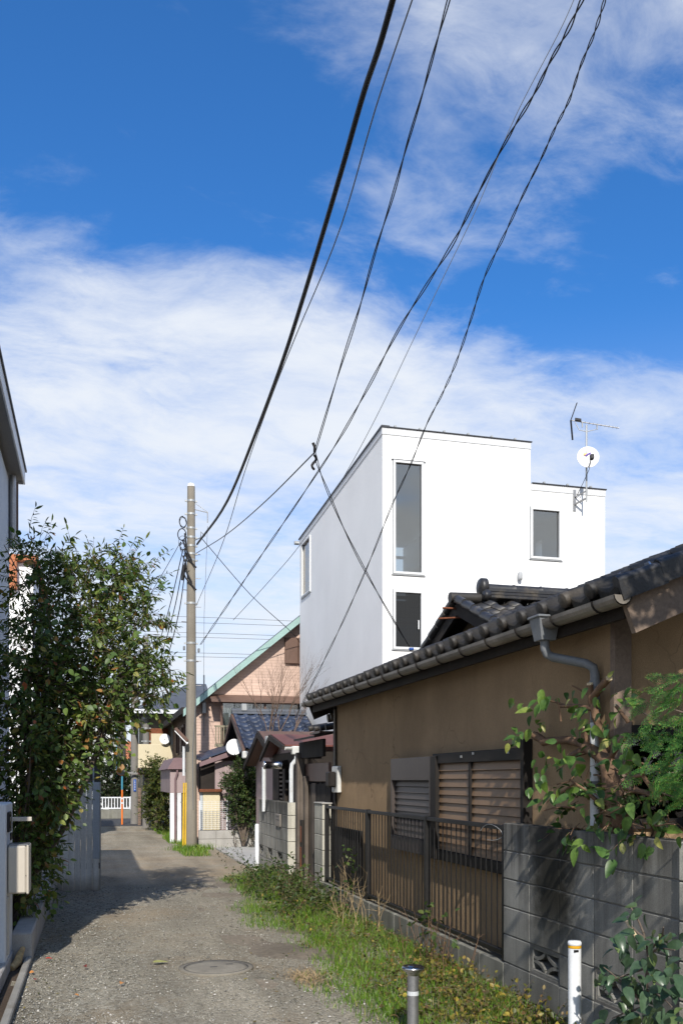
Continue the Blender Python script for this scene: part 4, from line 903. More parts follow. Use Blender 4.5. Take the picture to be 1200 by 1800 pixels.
bt = MB(); pr = [(0, 0), (.05, -.02), (.11, -.022), (.16, .0), (.19, .03), (.225, .03), (.25, .004)]; n = len(pr)
bt.add([(0, y, z+.03) for y, z in pr]+[(.3, y, z+.0) for y, z in pr]+[(0, y, z-.005) for y, z in pr], [(i, i+1, n+i+1, n+i) for i in range(n-1)]+[(2*n+i, 2*n+i+1, i+1, i) for i in range(n-1)], True)
bt = bt.mesh('tile', 'tile_blue'); ba = math.atan(bs); ca, sa = math.cos(ba), math.sin(ba)
for r in range(8):
    for c in range(7):
        x = BX+.03+c*.25; s = r*.245-.03; p = Vector((x+.25, BY-HW+s*ca, BZ-HW*bs+s*sa)); put('tile', bt, bh, Matrix.Translation(p) @ Matrix(((0, -1, 0, 0), (ca, 0, -sa, 0), (sa, 0, ca, 0), (0, 0, 0, 1))))
for i in range(6): MB().tube([(BX+i*.3, BY, BZ+.07), (BX+i*.3+.29, BY, BZ+.07)], [.06, .055], 8).build('ridge_tile', 'tile_grey', bh)
B('ridge_course', 'tile_grey', bh, BX, 4.95, BY-.08, BY+.08, BZ+.0, BZ+.05); MB().box(BX+.22, BX+.36, BY-.08, BY+.08, BZ+.06, BZ+.24, .02).build('ridge_ornament', 'galv', bh)
MB().box(3.12, 3.24, BY-HW-.1, BY-HW+.05, BZ-HW*bs-.22, BZ-HW*bs-.06, .02).build('hopper', 'gutter_white', bh)
# lean-to with mauve walls in front of the gable
an2 = thing('lean_to', 'mauve boarded lean-to with a low blue and rusty roof beside the blue tiled house', 'lean-to', (2.6, 22, 0))
b = MB(); b.box(2.72, 3.55, 21.3, 23.2, 0, 1.98); b.build('wall', 'mauve', an2)
lx0, lx1 = xy(352, 21.2), xy(440, 21.2)
MB().prism([(2.36, 21.1, 1.98), (3.3, 21.1, 2.32), (3.3, 23.3, 2.42), (2.36, 23.3, 2.08)], (0, 0, .04)).build('roof', 'tile_blue', an2)
MB().prism([(2.34, 21.05, 1.94), (3.32, 21.05, 2.30), (3.32, 21.05, 2.18), (2.34, 21.05, 1.84)], (0, .05, 0)).build('barge_board', 'purple_metal', an2)
p0, p1 = xy(357, 21.15), xy(387, 21.15)
MB().box(p0, p1, 21.15, 21.25, .38, zz(1392, 2.5, 21.15), .006).build('door', 'cream', an2); MB().box(p0-.1, p1+.04, 21.05, 21.28, zz(1392, 2.5, 21.15), zz(1387, 2.5, 21.15)).build('lintel', 'rust', an2); MB().box(p0-.07, p0-.005, 21.16, 21.22, .3, zz(1390, 2.5, 21.15)).build('door_jamb', 'plank_blue', an2)
B('recess', 'wood_dark', an2, 2.36, 2.74, 21.35, 21.5, 1.25, 1.95)
sd_ = onY(412, 1313, 20.9); da = Vector((-.2, -.95, .2)).normalized(); c0 = Vector(sd_)
dd = thing('satellite_dish', 'round white satellite dish mounted below the blue tiled gable', 'satellite dish', sd_)
MB().lathe(c0, [(0, -.03), (.08, -.026), (.15, -.01), (.185, .005), (.19, .0), (.1, -.04), (0, -.045)], 24, da).build('reflector', 'white', dd)
MB().tube([c0+Vector((0, 0, -.16)), c0+da*.2+Vector((0.03, 0, -.2))], .01, 6).build('arm', 'steel_dull', dd); MB().tube([c0-da*.03, c0+Vector((.1, .45, -.1))], .018, 6).build('mount', 'galv', dd)

# ---------------------------------------------------------------- low white block wall with mesh fence
lwx0, lwx1, lwy = xy(349, 20.8), 3.9, 20.8
wl2 = thing('garden_wall', 'low whitish block wall of two courses behind the parking pad', 'wall', (lwx0, lwy, 0))
for r in range(2):
    for i in range(5): x = lwx0+i*.4; put('block', MB().box(-.195, .195, -.05, .05, -.095, .095, .005).mesh('block', 'concrete'), wl2, Matrix.Translation((x+.2, lwy+.05, .1+r*.2)))
B('mortar', 'kerb', wl2, lwx0+.01, lwx0+1.99, lwy+.01, lwy+.09, 0, .395)
mf = thing('mesh_fence', 'white welded wire mesh fence panel on the low whitish wall', 'fence', (lwx0, lwy+.05, .4))
fx1 = lwx0+1.35
for i in range(3): x = lwx0+.03+i*.62; MB().box(x-.016, x+.016, lwy+.03, lwy+.062, .4, 1.07, .004).build('post', 'white_paint', mf)
b = MB()
for i in range(14): z = .44+i*.047; b.box(lwx0+.03, fx1, lwy+.022, lwy+.027, z, z+.005)
for i in range(16): x = lwx0+.05+i*.083; b.box(x, x+.005, lwy+.028, lwy+.032, .42, 1.06)
b.build('mesh', 'white_paint', mf)

# ---------------------------------------------------------------- pink brick house
KX, KY, KY1 = 2.5, 23.6, 30.3; KZ = zz(1234, KX, KY); KS = .83
pk = thing('pink_brick_house', 'large salmon brick house with steep roof edged in pale green', 'house', (KX, KY, 0))
def kz(x): return KZ+(x-KX)*KS
b = MB(); b.prism([(KX, KY, 0), (7.5, KY, 0), (7.5, KY, kz(6.5)-.02), (6.5, KY, kz(6.5)-.02), (KX, KY, KZ-.02)], (0, .2, 0)); b.build('wall', 'pink_brick', pk)
b = MB(); holed(b, 'x', KX, KX+.2, KY+.21, KY1, 0, KZ-.02, [(24.6, 25.3, 2.3, 3.1), (26.2, 26.9, 2.3, 3.1), (28.0, 28.8, 2.3, 3.1)]); b.build('wall', 'brown_shaded_brick', pk)  # same house in darker brick: shade of the lane side painted in
for y in (24.6, 26.2, 28.0):
    f = frame_mesh('x', KX+.04, y, y+.75, 2.3, 3.1, .05, .08).build('window', 'brown_metal', pk); B('pane', 'glass_dark', f, KX+.03, KX+.04, y, y+.7, 2.3, 3.1); B('backing', 'block_dark', f, KX+.19, KX+.2, y, y+.75, 2.25, 3.15)
b = MB(); b.prism([(KX-.3, KY-.28, kz(KX-.3)), (6.6, KY-.28, kz(6.6)), (6.6, KY-.28, kz(6.6)+.07), (KX-.3, KY-.28, kz(KX-.3)+.07)], (0, KY1-KY+.5, 0)); b.build('roof', 'tile_grey', pk)
MB().prism([(KX-.32, KY-.32, kz(KX-.32)+.05), (6.6, KY-.32, kz(6.6)+.05), (6.6, KY-.32, kz(6.6)-.13), (KX-.32, KY-.32, kz(KX-.32)-.13)], (0, .05, 0)).build('barge_board', 'green_trim', pk)
MB().box(KX-.36, KX-.28, KY-.3, KY1+.2, KZ-.32, KZ-.16).build('eaves_gutter', 'wood_dark', pk)
x0_, x1_ = xy(378, KY-.5), 5.6
zA, zB, zC = zz(1222, 3.2, KY-.5), zz(1231, 3.2, KY-.5), zz(1315, 3.2, KY-.5)
MB().prism([(x0_-.1, KY-.62, zB), (x0_-.1, KY, zA+.06), (x0_-.1, KY, zA), (x0_-.1, KY-.62, zB-.05)], (x1_-x0_, 0, 0)).build('awning', 'brown_metal', pk)
sr = MB().box(x0_+.14, x0_+.2, KY-.5, KY-.44, zC-.1, zB, .004).box(x1_-.4, x1_-.34, KY-.5, KY-.44, zC-.1, zB).box(x0_+.2, x1_-.4, KY-.5, KY-.45, zB-.07, zB-.02).box(x0_+1.25, x0_+1.3, KY-.5, KY-.45, zC, zB-.07).build('sunroom', 'brown_metal', pk)
B('pane', 'glass', sr, x0_+.2, x1_-.4, KY-.47, KY-.465, zC, zB-.07); B('curtain', 'curtain', sr, x0_+.2, x1_-.4, KY-.44, KY-.43, zC, zB-.07)
bal = MB().box(x0_-.02, x0_+.42, KY-.62, KY-.58, zz(1278, 3, KY-.6), zz(1275, 3, KY-.6)).box(x0_-.02, x0_+.42, KY-.62, KY-.58, zz(1313, 3, KY-.6), zz(1308, 3, KY-.6)).build('balcony_rail', 'olive', pk)
for i in range(7): x = x0_+i*.065; MB().box(x, x+.025, KY-.61, KY-.59, zz(1308, 3, KY-.6), zz(1278, 3, KY-.6)).build('baluster', 'olive', bal)
B('balcony_floor', 'mauve', pk, x0_-.05, x1_, KY-.6, KY, zC-.2, zC-.1)
hx0, hz0, hz1 = xy(500, KY), zz(1168, 5.5, KY), zz(1123, 5.5, KY)
sbx = MB().box(hx0, hx0+.35, KY-.09, KY-.002, hz0, hz1, .01).build('attic_shutter', 'brown_metal', pk); MB().box(hx0+.36, hx0+.8, KY-.10, KY-.002, hz0-.01, hz1+.01, .01).build('shutter_leaf', 'brown_metal', sbx)
vp = onY(359, 1245, KY-.1); MB().box(vp[0]-.06, vp[0]+.06, KY-.12, KY-.002, vp[2]-.14, vp[2]+.16, .02).build('meter_box', 'steel_dull', pk); MB().tube([(vp[0], KY-.06, vp[2]+.1), (vp[0], KY-.06, vp[2]+.85)], .02, 6).build('conduit', 'gutter_white', pk); MB().tube([(vp[0], KY-.06, vp[2]-.1), (vp[0], KY-.06, vp[2]-.7)], .012, 6).build('conduit', 'cable_grey', pk)

# ---------------------------------------------------------------- small shed with purplish roof and white posts on the lane
ps = thing('lane_shed', 'narrow mauve metal shed with purple hipped roof and white corner posts behind the concrete pole', 'shed', (1.9, 22, 0))
sy = 22.6; sx0, sx1 = xy(297, sy), xy(330, sy); zt = zz(1352, sx0, sy)
MB().box(sx0+.03, sx1, sy, sy+3.2, zz(1394, sx0, sy), zt, .004).build('wall', 'mauve', ps)
MB().prism([(sx0-.04, sy-.1, zt), (sx1+.02, sy-.1, zt), (sx1+.02, sy-.1, zz(1332, sx0, sy)), (sx0+.12, sy-.1, zz(1332, sx0, sy))], (0, 3.3, 0)).build('roof', 'purple_metal', ps)
for x in (sx0+.03, sx0+.2): MB().box(x, x+.10, sy, sy+.10, 0, zz(1394, sx0, sy), .005).build('post', 'white_paint', ps)
MB().tube([(sx0+.155, sy-.03, .05), (sx0+.155, sy-.03, zt-.25), (sx0+.2, sy-.05, zt-.1), (sx0+.2, sy-.05, zt)], .026, 8).build('downpipe', 'purple_metal', ps)
MB().box(sx0+.3, sx1, sy+.04, sy+.08, .05, zz(1395, sx0, sy)).build('boarding', 'wood_grey', ps)

# ---------------------------------------------------------------- cream balcony house at the corner
cy_ = 29.2; ch = thing('balcony_house', 'two storey house with slate roof and cream balcony panel at the lane end', 'house', (xy(243, 31), 31, 0))
a0_, a1_ = xy(243, cy_), xy(301, cy_)
zE = zz(1252, a1_, cy_)
b = MB(); b.box(a0_+.25, 3.2, cy_+1.2, cy_+5, .6, zE); b.build('wall', 'olive', ch)
B('fascia', 'white_paint', ch, a0_-.1, 3.6, cy_+.6, cy_+.7, zE, zE+.13)
zR = zz(1198, 2.5, cy_+2.5)
b = MB(); r0 = (a0_-.15, cy_+.6, zE+.13); b.add([r0, (3.8, cy_+.6, zE+.13), (3.8, cy_+6, zE+.13), (a0_-.15, cy_+6, zE+.13), (a0_+1.9, cy_+3.0, zR), (3.8, cy_+3.0, zR)], [(0, 1, 5, 4), (1, 2, 5), (2, 3, 4, 5), (3, 0, 4), (0, 3, 2, 1)]); b.build('roof', 'tile_grey', ch)
z0b, z1b = zz(1350, a0_, cy_), zz(1308, a0_, cy_)
MB().box(a0_, a1_+.05, cy_, cy_+.1, z0b, z1b, .01).build('balcony_panel', 'cream', ch); B('balcony_floor', 'olive', ch, a0_, a1_+.05, cy_+.1, cy_+1.2, z0b, z0b+.1)
w = MB().box(a0_+.4, a0_+1.0, cy_+1.12, cy_+1.19, z1b-.2, zE-.45, .01).build('window', 'rust', ch); B('pane', 'cream', w, a0_+.46, a0_+.94, cy_+1.10, cy_+1.12, z1b-.2, zE-.62)
B('wall_panel', 'far_wall', ch, a0_+1.1, a0_+1.4, cy_+1.12, cy_+1.19, z1b-.3, zE-.4)
sd2 = onY(290, 1299, cy_-.1); d2 = thing('satellite_dish', 'small white satellite dish on the cream balcony at the lane end', 'satellite dish', sd2)
MB().lathe(sd2, [(0, -.02), (.1, -.016), (.16, .0), (.165, -.004), (.1, -.03), (0, -.04)], 20, (-.2, -.95, .15)).build('reflector', 'white', d2); MB().tube([sd2, (sd2[0], sd2[1]+.15, sd2[2]-.22)], .015, 6).build('mount', 'galv', d2)

# ---------------------------------------------------------------- far end of the lane
fy = 38.5; fb = thing('far_building', 'pale grey building with a teal drainpipe far behind the plank fence', 'building', (-.5, 42, 0))
x0f, x1f = -3.0, xy(211, 42); b = MB(); holed(b, 'y', 42, 42.2, x0f, x1f, 0, zz(1228, x1f, 42), [(x1f-.75, x1f-.25, zz(1322, 0, 42), zz(1304, 0, 42))]); b.box(x0f, x1f, 42.2, 46, 0, zz(1228, x1f, 42)-.01); b.build('wall', 'far_wall', fb)
f = frame_mesh('y', 42.05, x1f-.75, x1f-.25, zz(1322, 0, 42), zz(1304, 0, 42), .05, .08).build('window', 'steel_dull', fb); B('pane', 'glass_dark', f, x1f-.72, x1f-.28, 42.05, 42.06, zz(1322, 0, 42), zz(1304, 0, 42))
MB().tube([(x1f-.1, 41.9, 0), (x1f-.1, 41.9, zz(1232, x1f, 42))], .06, 8).build('drainpipe', 'teal', fb); B('ledge', 'white', fb, x0f, x1f+.05, 41.85, 42, zz(1326, 0, 42), zz(1323, 0, 42))
f2 = thing('far_house', 'tiny far white house with red tiled roof seen between the poles', 'house', (2, 60, 0))
xa, xb = xy(212, 60), xy(246, 60); MB().box(xa, xb, 60, 64, 0, zz(1335, xa, 60)).build('wall', 'white', f2); MB().prism([(xa-.3, 59.6, zz(1335, xa, 60)), (xb, 59.6, zz(1335, xa, 60)), (xb, 62, zz(1305, xa, 60)), (xa-.3, 62, zz(1305, xa, 60))], (0, 0, .15)).build('roof', 'terracotta', f2)
wf_ = thing('kerb_wall', 'low brown block wall across the far road', 'wall', (0, 37.2, 0))
wy = 37.2; MB().box(-6, xy(233, wy), wy, wy+.15, 0, zz(1423, .5, wy), .01).build('body', 'block_low', wf_); MB().box(-6, xy(233, wy), wy-.2, wy-.01, 0, zz(1440, .5, wy), .01).build('footing', 'kerb', wf_)
wr_ = thing('white_railing', 'white painted railing on the low wall across the far road', 'railing', (0, 37.2, .5))
zt0, zb0 = zz(1401, .5, wy), zz(1420, .5, wy)
for z in (zt0, zb0): MB().box(-2, xy(231, wy), wy+.04, wy+.10, z-.05, z, .004).build('rail', 'white_paint', wr_)
for i in range(30): x = xy(231, wy)-.06-i*.115; MB().box(x-.02, x+.02, wy+.05, wy+.09, zb0, zt0-.05, .003).build('bar', 'white_paint', wr_)
MB().box(xy(231, wy)-.05, xy(231, wy)+.03, wy+.02, wy+.12, zz(1424, .5, wy), zt0+.02, .004).build('post', 'white_paint', wr_)
bp = thing('brick_pier', 'slim brown brick gate pier with a dark slatted gate beside the far pole', 'gate pier', (1.6, 33, 0))
pyy = 31.6; MB().box(xy(243, pyy), xy(248, pyy), pyy, pyy+.15, 0, zz(1385, 1.5, pyy), .004).build('pier', 'brown_shaded_brick', bp); MB().box(xy(248.5, pyy), xy(256, pyy), pyy, pyy+.05, .05, zz(1400, 1.5, pyy)).build('gate_panel', 'metal_black', bp)

def pole(name, label, X, Y, r0, r1, h, m, group=None):
    th = thing(name, label, 'utility pole', (X, Y, 0), group)
    MB().tube([(X, Y, -.05), (X, Y, h*.5), (X, Y, h)], [r0, (r0+r1)/2, r1], 18).build('shaft', m, th); return th
def band(th, X, Y, z, r, m='galv', h=.05):
    b = MB(); b.tube([(X, Y, z-h/2), (X, Y, z+h/2)], r+.007, 16); b.box(X-r-.05, X-r+.01, Y-.015, Y+.015, z-h*.4, z+h*.4); b.box(X+r-.01, X+r+.05, Y-.015, Y+.015, z-h*.4, z+h*.4); return b.build('band', m, th)
PX, PY = 2.09, 20.5
pa = pole('utility_pole', 'tall grey concrete utility pole with metal bands and cables standing on the lane verge', PX, PY, .133, .083, 8.03, 'pole')
def pr_(z): return .133+(.083-.133)*z/8.03
MB().tube([(PX, PY, 8.03), (PX, PY, 8.09)], [.085, .07], 16).build('cap', 'white', pa)
for py in (881, 904, 929, 945, 960, 974, 985, 1061, 1131, 1162): z = zz(py, PX, PY); band(pa, PX, PY, z, pr_(z), 'galv' if py not in (904, 929, 1131) else 'rust' if False else 'galv', .045)
for i, (py, s) in enumerate(((975, 1), (1017, 1), (1067, 1), (1038, -1), (1094, -1), (1162, 1), (1410, -1), (1205, 1))):
    z = zz(py, PX, PY); r = pr_(z); MB().tube([(PX+s*(r-.02), PY-.02, z), (PX+s*(r+.11), PY-.05, z)], .009, 6).build('step_bolt', 'steel_dull', pa)
zc = zz(940, PX, PY)
for k in range(7):
    b = MB(); pts = []; cx = PX-.15-.08*random.random(); r = .06+.06*random.random(); zc2 = zc+random.uniform(-.35, .3); ph = random.uniform(0, 6)
    for i in range(15): a = ph+i*2*PI/14*random.choice((1, 1, .97)); pts.append((cx+r*.8*math.cos(a), PY-.1+.08*math.sin(a*.5+k), zc2+r*1.2*math.sin(a)))
    b.tube(pts, .005+.007*(k % 3 == 0), 5); b.build('cable_loop', 'cable', pa)
for k in range(6):
    z = zz(950+k*13, PX, PY); MB().tube([(PX-.15-.04*(k % 2), PY-.1, z+.12), (PX-.13, PY-.12, z-.05), (PX-.1+.1*(k % 3), PY-.13, z-.3)], .018, 6).build('cable_sleeve', 'cable', pa)
MB().tube([(PX-.16, PY-.08, zz(995, PX, PY)), (PX-.2, PY-.08, zz(1022, PX, PY))], .03, 8).build('splice_closure', 'cable', pa)
b = MB(); za = zz(895, PX, PY); b.tube([(PX+.07, PY, za), (PX+.36, PY-.1, za-.08)], .010, 6); b.tube([(PX+.07, PY, za+.15), (PX+.36, PY-.1, za-.07)], .006, 5); b.tube([(PX+.35, PY-.1, za-.08), (PX+.35, PY-.1, za-.3)], .012, 6); b.build('lamp_arm', 'steel_dull', pa)
b = MB(); zh = zz(942, PX, PY); b.tube([(PX+.08, PY-.05, zh-.1), (PX+.2, PY-.1, zh-.05), (PX+.2, PY-.1, zh+.08), (PX+.3, PY-.12, zh-.02)], .012, 6); b.build('hook', 'cable_grey', pa)
for py, s in ((1143, 1), (1140, -1)): z = zz(py, PX, PY); MB().box(PX+s*.16-.022, PX+s*.16+.022, PY-.09, PY-.03, z-.05, z+.04, .01).build('insulator', 'cable_grey', pa)
MB().tube([(PX+.03, PY-.14, .9), (PX+.02, PY-.14, 2.2), (PX+.09, PY-.12, 3.3), (PX+.06, PY-.12, 4.3)], .008, 5).build('earth_wire', 'cable_grey', pa)
yg_ = thing('cable_guard', 'pair of thin yellow guard tubes leaning at the foot of the concrete pole', 'guard', (PX-.16, PY-.1, 0))
for dx in (0, .05): MB().tube([(xy(321.5, PY)+dx, PY-.05, 0), (xy(321.5, PY)+dx+.02, PY-.05, zz(1376, PX, PY))], .02, 8).build('tube', 'yellow_tube', yg_)
li = thing('street_light', 'old brown tube street light clamped askew to the concrete pole', 'street light', (PX-.3, PY-.1, zz(1290, PX, PY)))
p0, p1 = Vector(onY(308, 1280, PY-.3)), Vector(onY(330, 1303, PY-.3)); MB().bar(p0, p1, .10, .07, ch=.015).build('housing', 'brown_metal', li); MB().bar(p0-Vector((0, 0, .05)), p1-Vector((0, 0, .05)), .06, .04).build('diffuser', 'white', li)
MB().tube([p1, (PX-.08, PY-.1, p1.z-.03)], .018, 6).build('bracket', 'steel_dull', li); MB().tube([(PX-.17, PY-.1, p1.z-.1), (PX-.17, PY-.1, p1.z-.75)], .03, 8).build('conduit', 'pipe_white', li)
p3 = pole('utility_pole', 'banded concrete utility pole rising from the green hedge', xy(257, 30.3), 30.3, .115, .09, zz(1120, 1.6, 30.3), 'pole_dark')
for py in (1215, 1245, 1262, 1280, 1303, 1318): band(p3, xy(257, 30.3), 30.3, zz(py, 1.6, 30.3), .1)
p2 = pole('utility_pole', 'plain grey utility pole with a small blue plate by the far road', xy(237, 32.6), 32.6, .14, .115, zz(1165, 1.5, 32.6), 'pole_dark')
xp = xy(237, 32.6); sg_ = MB().box(xp-.045, xp+.045, 32.6-.165, 32.6-.14, zz(1391, 1.3, 32.6), zz(1370, 1.3, 32.6), .002).build('plate', 'blue', p2)
b = MB()
for i in range(6):
    z = zz(1373+i*2.9, 1.3, 32.6); b.box(xp-.02, xp+.02, 32.432, 32.434, z-.004, z+.004); b.box(xp-.004, xp+.004, 32.430, 32.432, z-.018, z+.016)
    if i % 2: b.box(xp-.016, xp+.016, 32.430, 32.432, z-.016, z-.009)
b.build('lettering', 'white', sg_)
p4 = pole('utility_pole', 'thick dark brown utility pole against the pale far building', xy(214, 40), 40, .2, .16, zz(1160, .8, 40), 'pole_black')
# traffic mirrors
mp_ = thing('traffic_mirror', 'orange traffic mirror post with a round mirror at the lane end', 'traffic mirror', (xy(215, 32.2), 32.2, 0))
mx_ = xy(215, 32.2); z1 = zz(1378, mx_, 32.2); z2 = zz(1368, mx_, 32.2)
MB().tube([(mx_, 32.2, 0), (mx_, 32.2, z1-.2)], .032, 10).build('post', 'orange', mp_); MB().tube([(mx_, 32.2, z1-.2), (mx_, 32.2, z2+.1)], .033, 10).build('post_top', 'teal', mp_)
zm = zz(1355, mx_, 32.2)
b = MB(); b.lathe((mx_-.02, 32.14, zm), [(.15, 0), (.165, .0), (.165, .03), (.15, .06), (0, .08)], 20, (0, 1, 0)); rim = b.build('rim', 'rust', mp_); MB().lathe((mx_-.02, 32.14, zm), [(0, -.03), (.08, -.02), (.15, .0)], 20, (0, 1, 0)).build('mirror_face', 'mirror', mp_)
MB().box(mx_-.1, mx_+.1, 32.12, 32.17, zm-.02, zm+.02).build('clamp', 'steel_dull', mp_)
for i in range(2): B('sticker', 'white', mp_, mx_-.022, mx_+.022, 32.164, 32.168, zz(1405+i*8, mx_, 32.2), zz(1402+i*8, mx_, 32.2))
m2 = thing('traffic_mirror', 'second round traffic mirror carried on a bar from the plain grey pole', 'traffic mirror', (xy(249, 32.3), 32.3, 1.8))
mx2 = xy(249, 32.3); MB().lathe((mx2, 32.14, zm), [(.13, 0), (.15, .0), (.15, .03), (.13, .06), (0, .08)], 20, (0, 1, 0)).build('rim', 'rust', m2); MB().lathe((mx2, 32.14, zm), [(0, -.03), (.08, -.02), (.13, .0)], 20, (0, 1, 0)).build('mirror_face', 'mirror', m2); MB().box(mx_+.1, mx2, 32.3, 32.35, zz(1360, mx_, 32.2), zz(1357, mx_, 32.2)).build('bar', 'steel_dull', m2)

# ================================================================ LEFT SIDE
lh = thing('side_house', 'pale grey rendered house with white eaves rising beside the leafy tree', 'house', (-1.1, 12.8, 0))
LX, LYF, LYN = -1.06, 12.75, 5.5
b = MB(); b.box(-5, LX, LYN, LYF, 0, 5.45); b.build('wall', 'grey_white', lh)
ex = -.9; ez = 5.62
B('soffit', 'soffit', lh, -5, ex, LYN-.2, LYF+.25, ez-.09, ez-.07)
MB().box(ex, ex+.02, LYN-.2, LYF+.25, ez-.12, ez+.06, .004).build('fascia', 'white_paint', lh); B('roof', 'coping', lh, -5, ex+.04, LYN-.25, LYF+.3, ez+.06, ez+.09)
B('fascia', 'white_paint', lh, -5, ex, LYF+.23, LYF+.25, ez-.12, ez+.06)
MB().tube([(LX+.05, LYF-.1, 5.5), (LX+.05, LYF-.1, 4.55)], .045, 10).build('downpipe', 'steel_dull', lh)
MB().box(LX+.0, LX+.11, LYF-.02, LYF+.06, 4.72, 5.45, .006).build('shutter_rail', 'brown_metal', lh); MB().box(LX, LX+.06, LYF+.06, LYF+.10, 4.6, 5.5, .006).build('corner_trim', 'white_paint', lh); MB().box(LX+.04, LX+.14, LYF-.06, LYF+.09, 4.62, 4.72, .006).build('rail_end', 'white', lh)
lb = thing('terracotta_house', 'white house with a terracotta roof edge half hidden behind the leafy tree', 'house', (-1, 20, 0))
lx_ = xy(68, 20.5); zt = zz(990, lx_, 20.5); MB().box(-5, lx_-.1, 20.5, 27, 0, zt, .01).build('wall', 'white_wall', lb); MB().box(-5, lx_, 20.35, 27.1, zt, zz(979, lx_, 20.5), .02).build('roof_edge', 'terracotta', lb); MB().box(-2.2, xy(30, 20.3), 20.3, 20.49, zt-.6, zt, .01).build('wall_trim', 'terracotta', lb)

# gate pillar with intercom, letter box
gpl = thing('gate_pillar', 'white rendered gate pillar with black intercom at the lane edge', 'pillar', (-.66, 7.6, 0))
MB().box(-1.3, -.66, 7.6, 8.25, 0, 1.36, .012).build('body', 'pillar', gpl)
ic = MB().box(-.66, -.64, 7.72, 7.93, 1.13, 1.29, .005).build('intercom', 'metal_black', gpl); B('screen', 'glass_dark', ic, -.64, -.638, 7.75, 7.83, 1.16, 1.27); MB().box(-.64, -.634, 7.85, 7.9, 1.15, 1.2, .002).build('button', 'steel_dull', ic)
MB().box(-.66, -.49, 8.0, 8.03, 1.205, 1.24, .003).build('name_plate', 'beige_box', gpl)
MB().box(-.66, -.65, 8.0, 8.12, 1.05, 1.11, .003).build('house_mark', 'metal_black', gpl)
MB().box(-.66, -.645, 7.70, 7.76, .16, .62, .003).build('cover_strip', 'beige_box', gpl)
lbx = thing('letter_box', 'beige metal letter box hung on the white gate pillar', 'letter box', (-.6, 7.8, .62))
MB().box(-.655, -.515, 7.72, 8.0, .64, 1.02, .012).build('body', 'beige_box', lbx); MB().box(-.514, -.495, 7.72, 8.01, .635, 1.025, .006).build('lid', 'beige_box', lbx); MB().box(-.52, -.515, 7.722, 7.9, .78, .785).build('seam', 'metal_bronze', lbx); MB().box(-.655, -.50, 7.74, 8.0, 1.021, 1.03, .003).build('rain_cap', 'steel_dull', lbx)
pl = thing('planter_kerb', 'raised concrete planter edge along the lane below the leafy tree', 'planter', (-.55, 8.25, 0))
MB().box(-.67, -.50, 8.2, 13.2, 0, .25, .012).build('edge', 'concrete', pl); MB().box(-1.06, -.67, 8.2, 8.34, 0, .25, .012).build('edge', 'concrete', pl); B('soil', 'soil', pl, -1.06, -.67, 8.34, 13.2, 0, .19)
kind(MB().box(-.555, -.50, 3.5, 8.19, 0, .055, .008).build('kerb', 'kerb'), 'structure')
kind(B('gutter_channel', 'soil', None, -.64, -.555, 3.5, 8.19, -.02, .005), 'structure')
for i, (y0, y1, z) in enumerate(((5.9, 7.55, .13), (3.4, 5.86, .10))): kind(MB().box(-2.5, -.645, y0, y1, 0, z, .01).build('step_slab', 'kerb' if i else 'concrete'), 'structure')
kind(MB().box(-2.5, -.645, 7.56, 8.19, 0, .12, .01).build('step_slab', 'concrete'), 'structure')
fo = MB(); pts = [(-.64, 7.85, .02), (-.6, 7.95, .05), (-.585, 8.05, .10), (-.57, 8.15, .13)]; fo.tube(pts, [.03, .035, .03, .02], 9); tag(fo.build('foam_filler', 'foam'), 'crumbling yellow foam filler at the foot of the white pillar', 'foam')

# plank fence
FYP = 13.3; fxs = [xy(p, FYP) for p in (98, 108.5, 119, 129.5, 140, 150.5, 157.5, 165)]
pf = thing('plank_fence', 'pale upright plank fence at the lane edge behind the leafy tree', 'fence', (-.2, FYP, 0))
xs = [xy(100-10.4*k, FYP) for k in range(6, 0, -1)]+[xy(100+10.45*k, FYP) for k in range(0, 7)]
for i in range(len(xs)-1):
    MB().box(xs[i]+.002, xs[i+1]-.002, FYP+random.uniform(-.002, .002), FYP+.02, .0 if i < 9 else -.01, 1.50+random.uniform(-.006, .006), .003).build('plank', 'plank', pf)
xa, xb = xs[-1], xy(175.5, FYP)
MB().box(xa+.002, xb, FYP-.012, FYP+.02, .44, 1.51, .003).build('plank', 'plank_blue', pf); MB().box(xa+.002, xb-.012, FYP-.008, FYP+.02, -.02, .435, .003).build('plank', 'plank', pf); MB().box(xb, xb+.018, FYP-.01, FYP+.05, 0, 1.51, .003).build('post', 'steel_dull', pf)
for z in (.3, 1.2): MB().box(xs[0], xb, FYP+.021, FYP+.06, z, z+.08).build('rail', 'wood_grey', pf)
for i in range(20): MB().box(xb-.02, xb, FYP+.06+i*.10, FYP+.155+i*.10, 0, 1.5, .003).build('plank', 'plank', pf)
sc = thing('glazed_screen', 'dark glazed screen with a pale post above the plank fence', 'screen', (0, 13.6, 1.5))
MB().box(xy(148, 13.6), xy(177, 13.6), 13.6, 13.63, 1.4, zz(1338, 0, 13.6), .003).build('panel', 'mirror', sc); MB().box(xy(163.5, 13.55), xy(166, 13.55), 13.54, 13.6, 1.4, zz(1336, 0, 13.6)).build('post', 'plank_blue', sc)

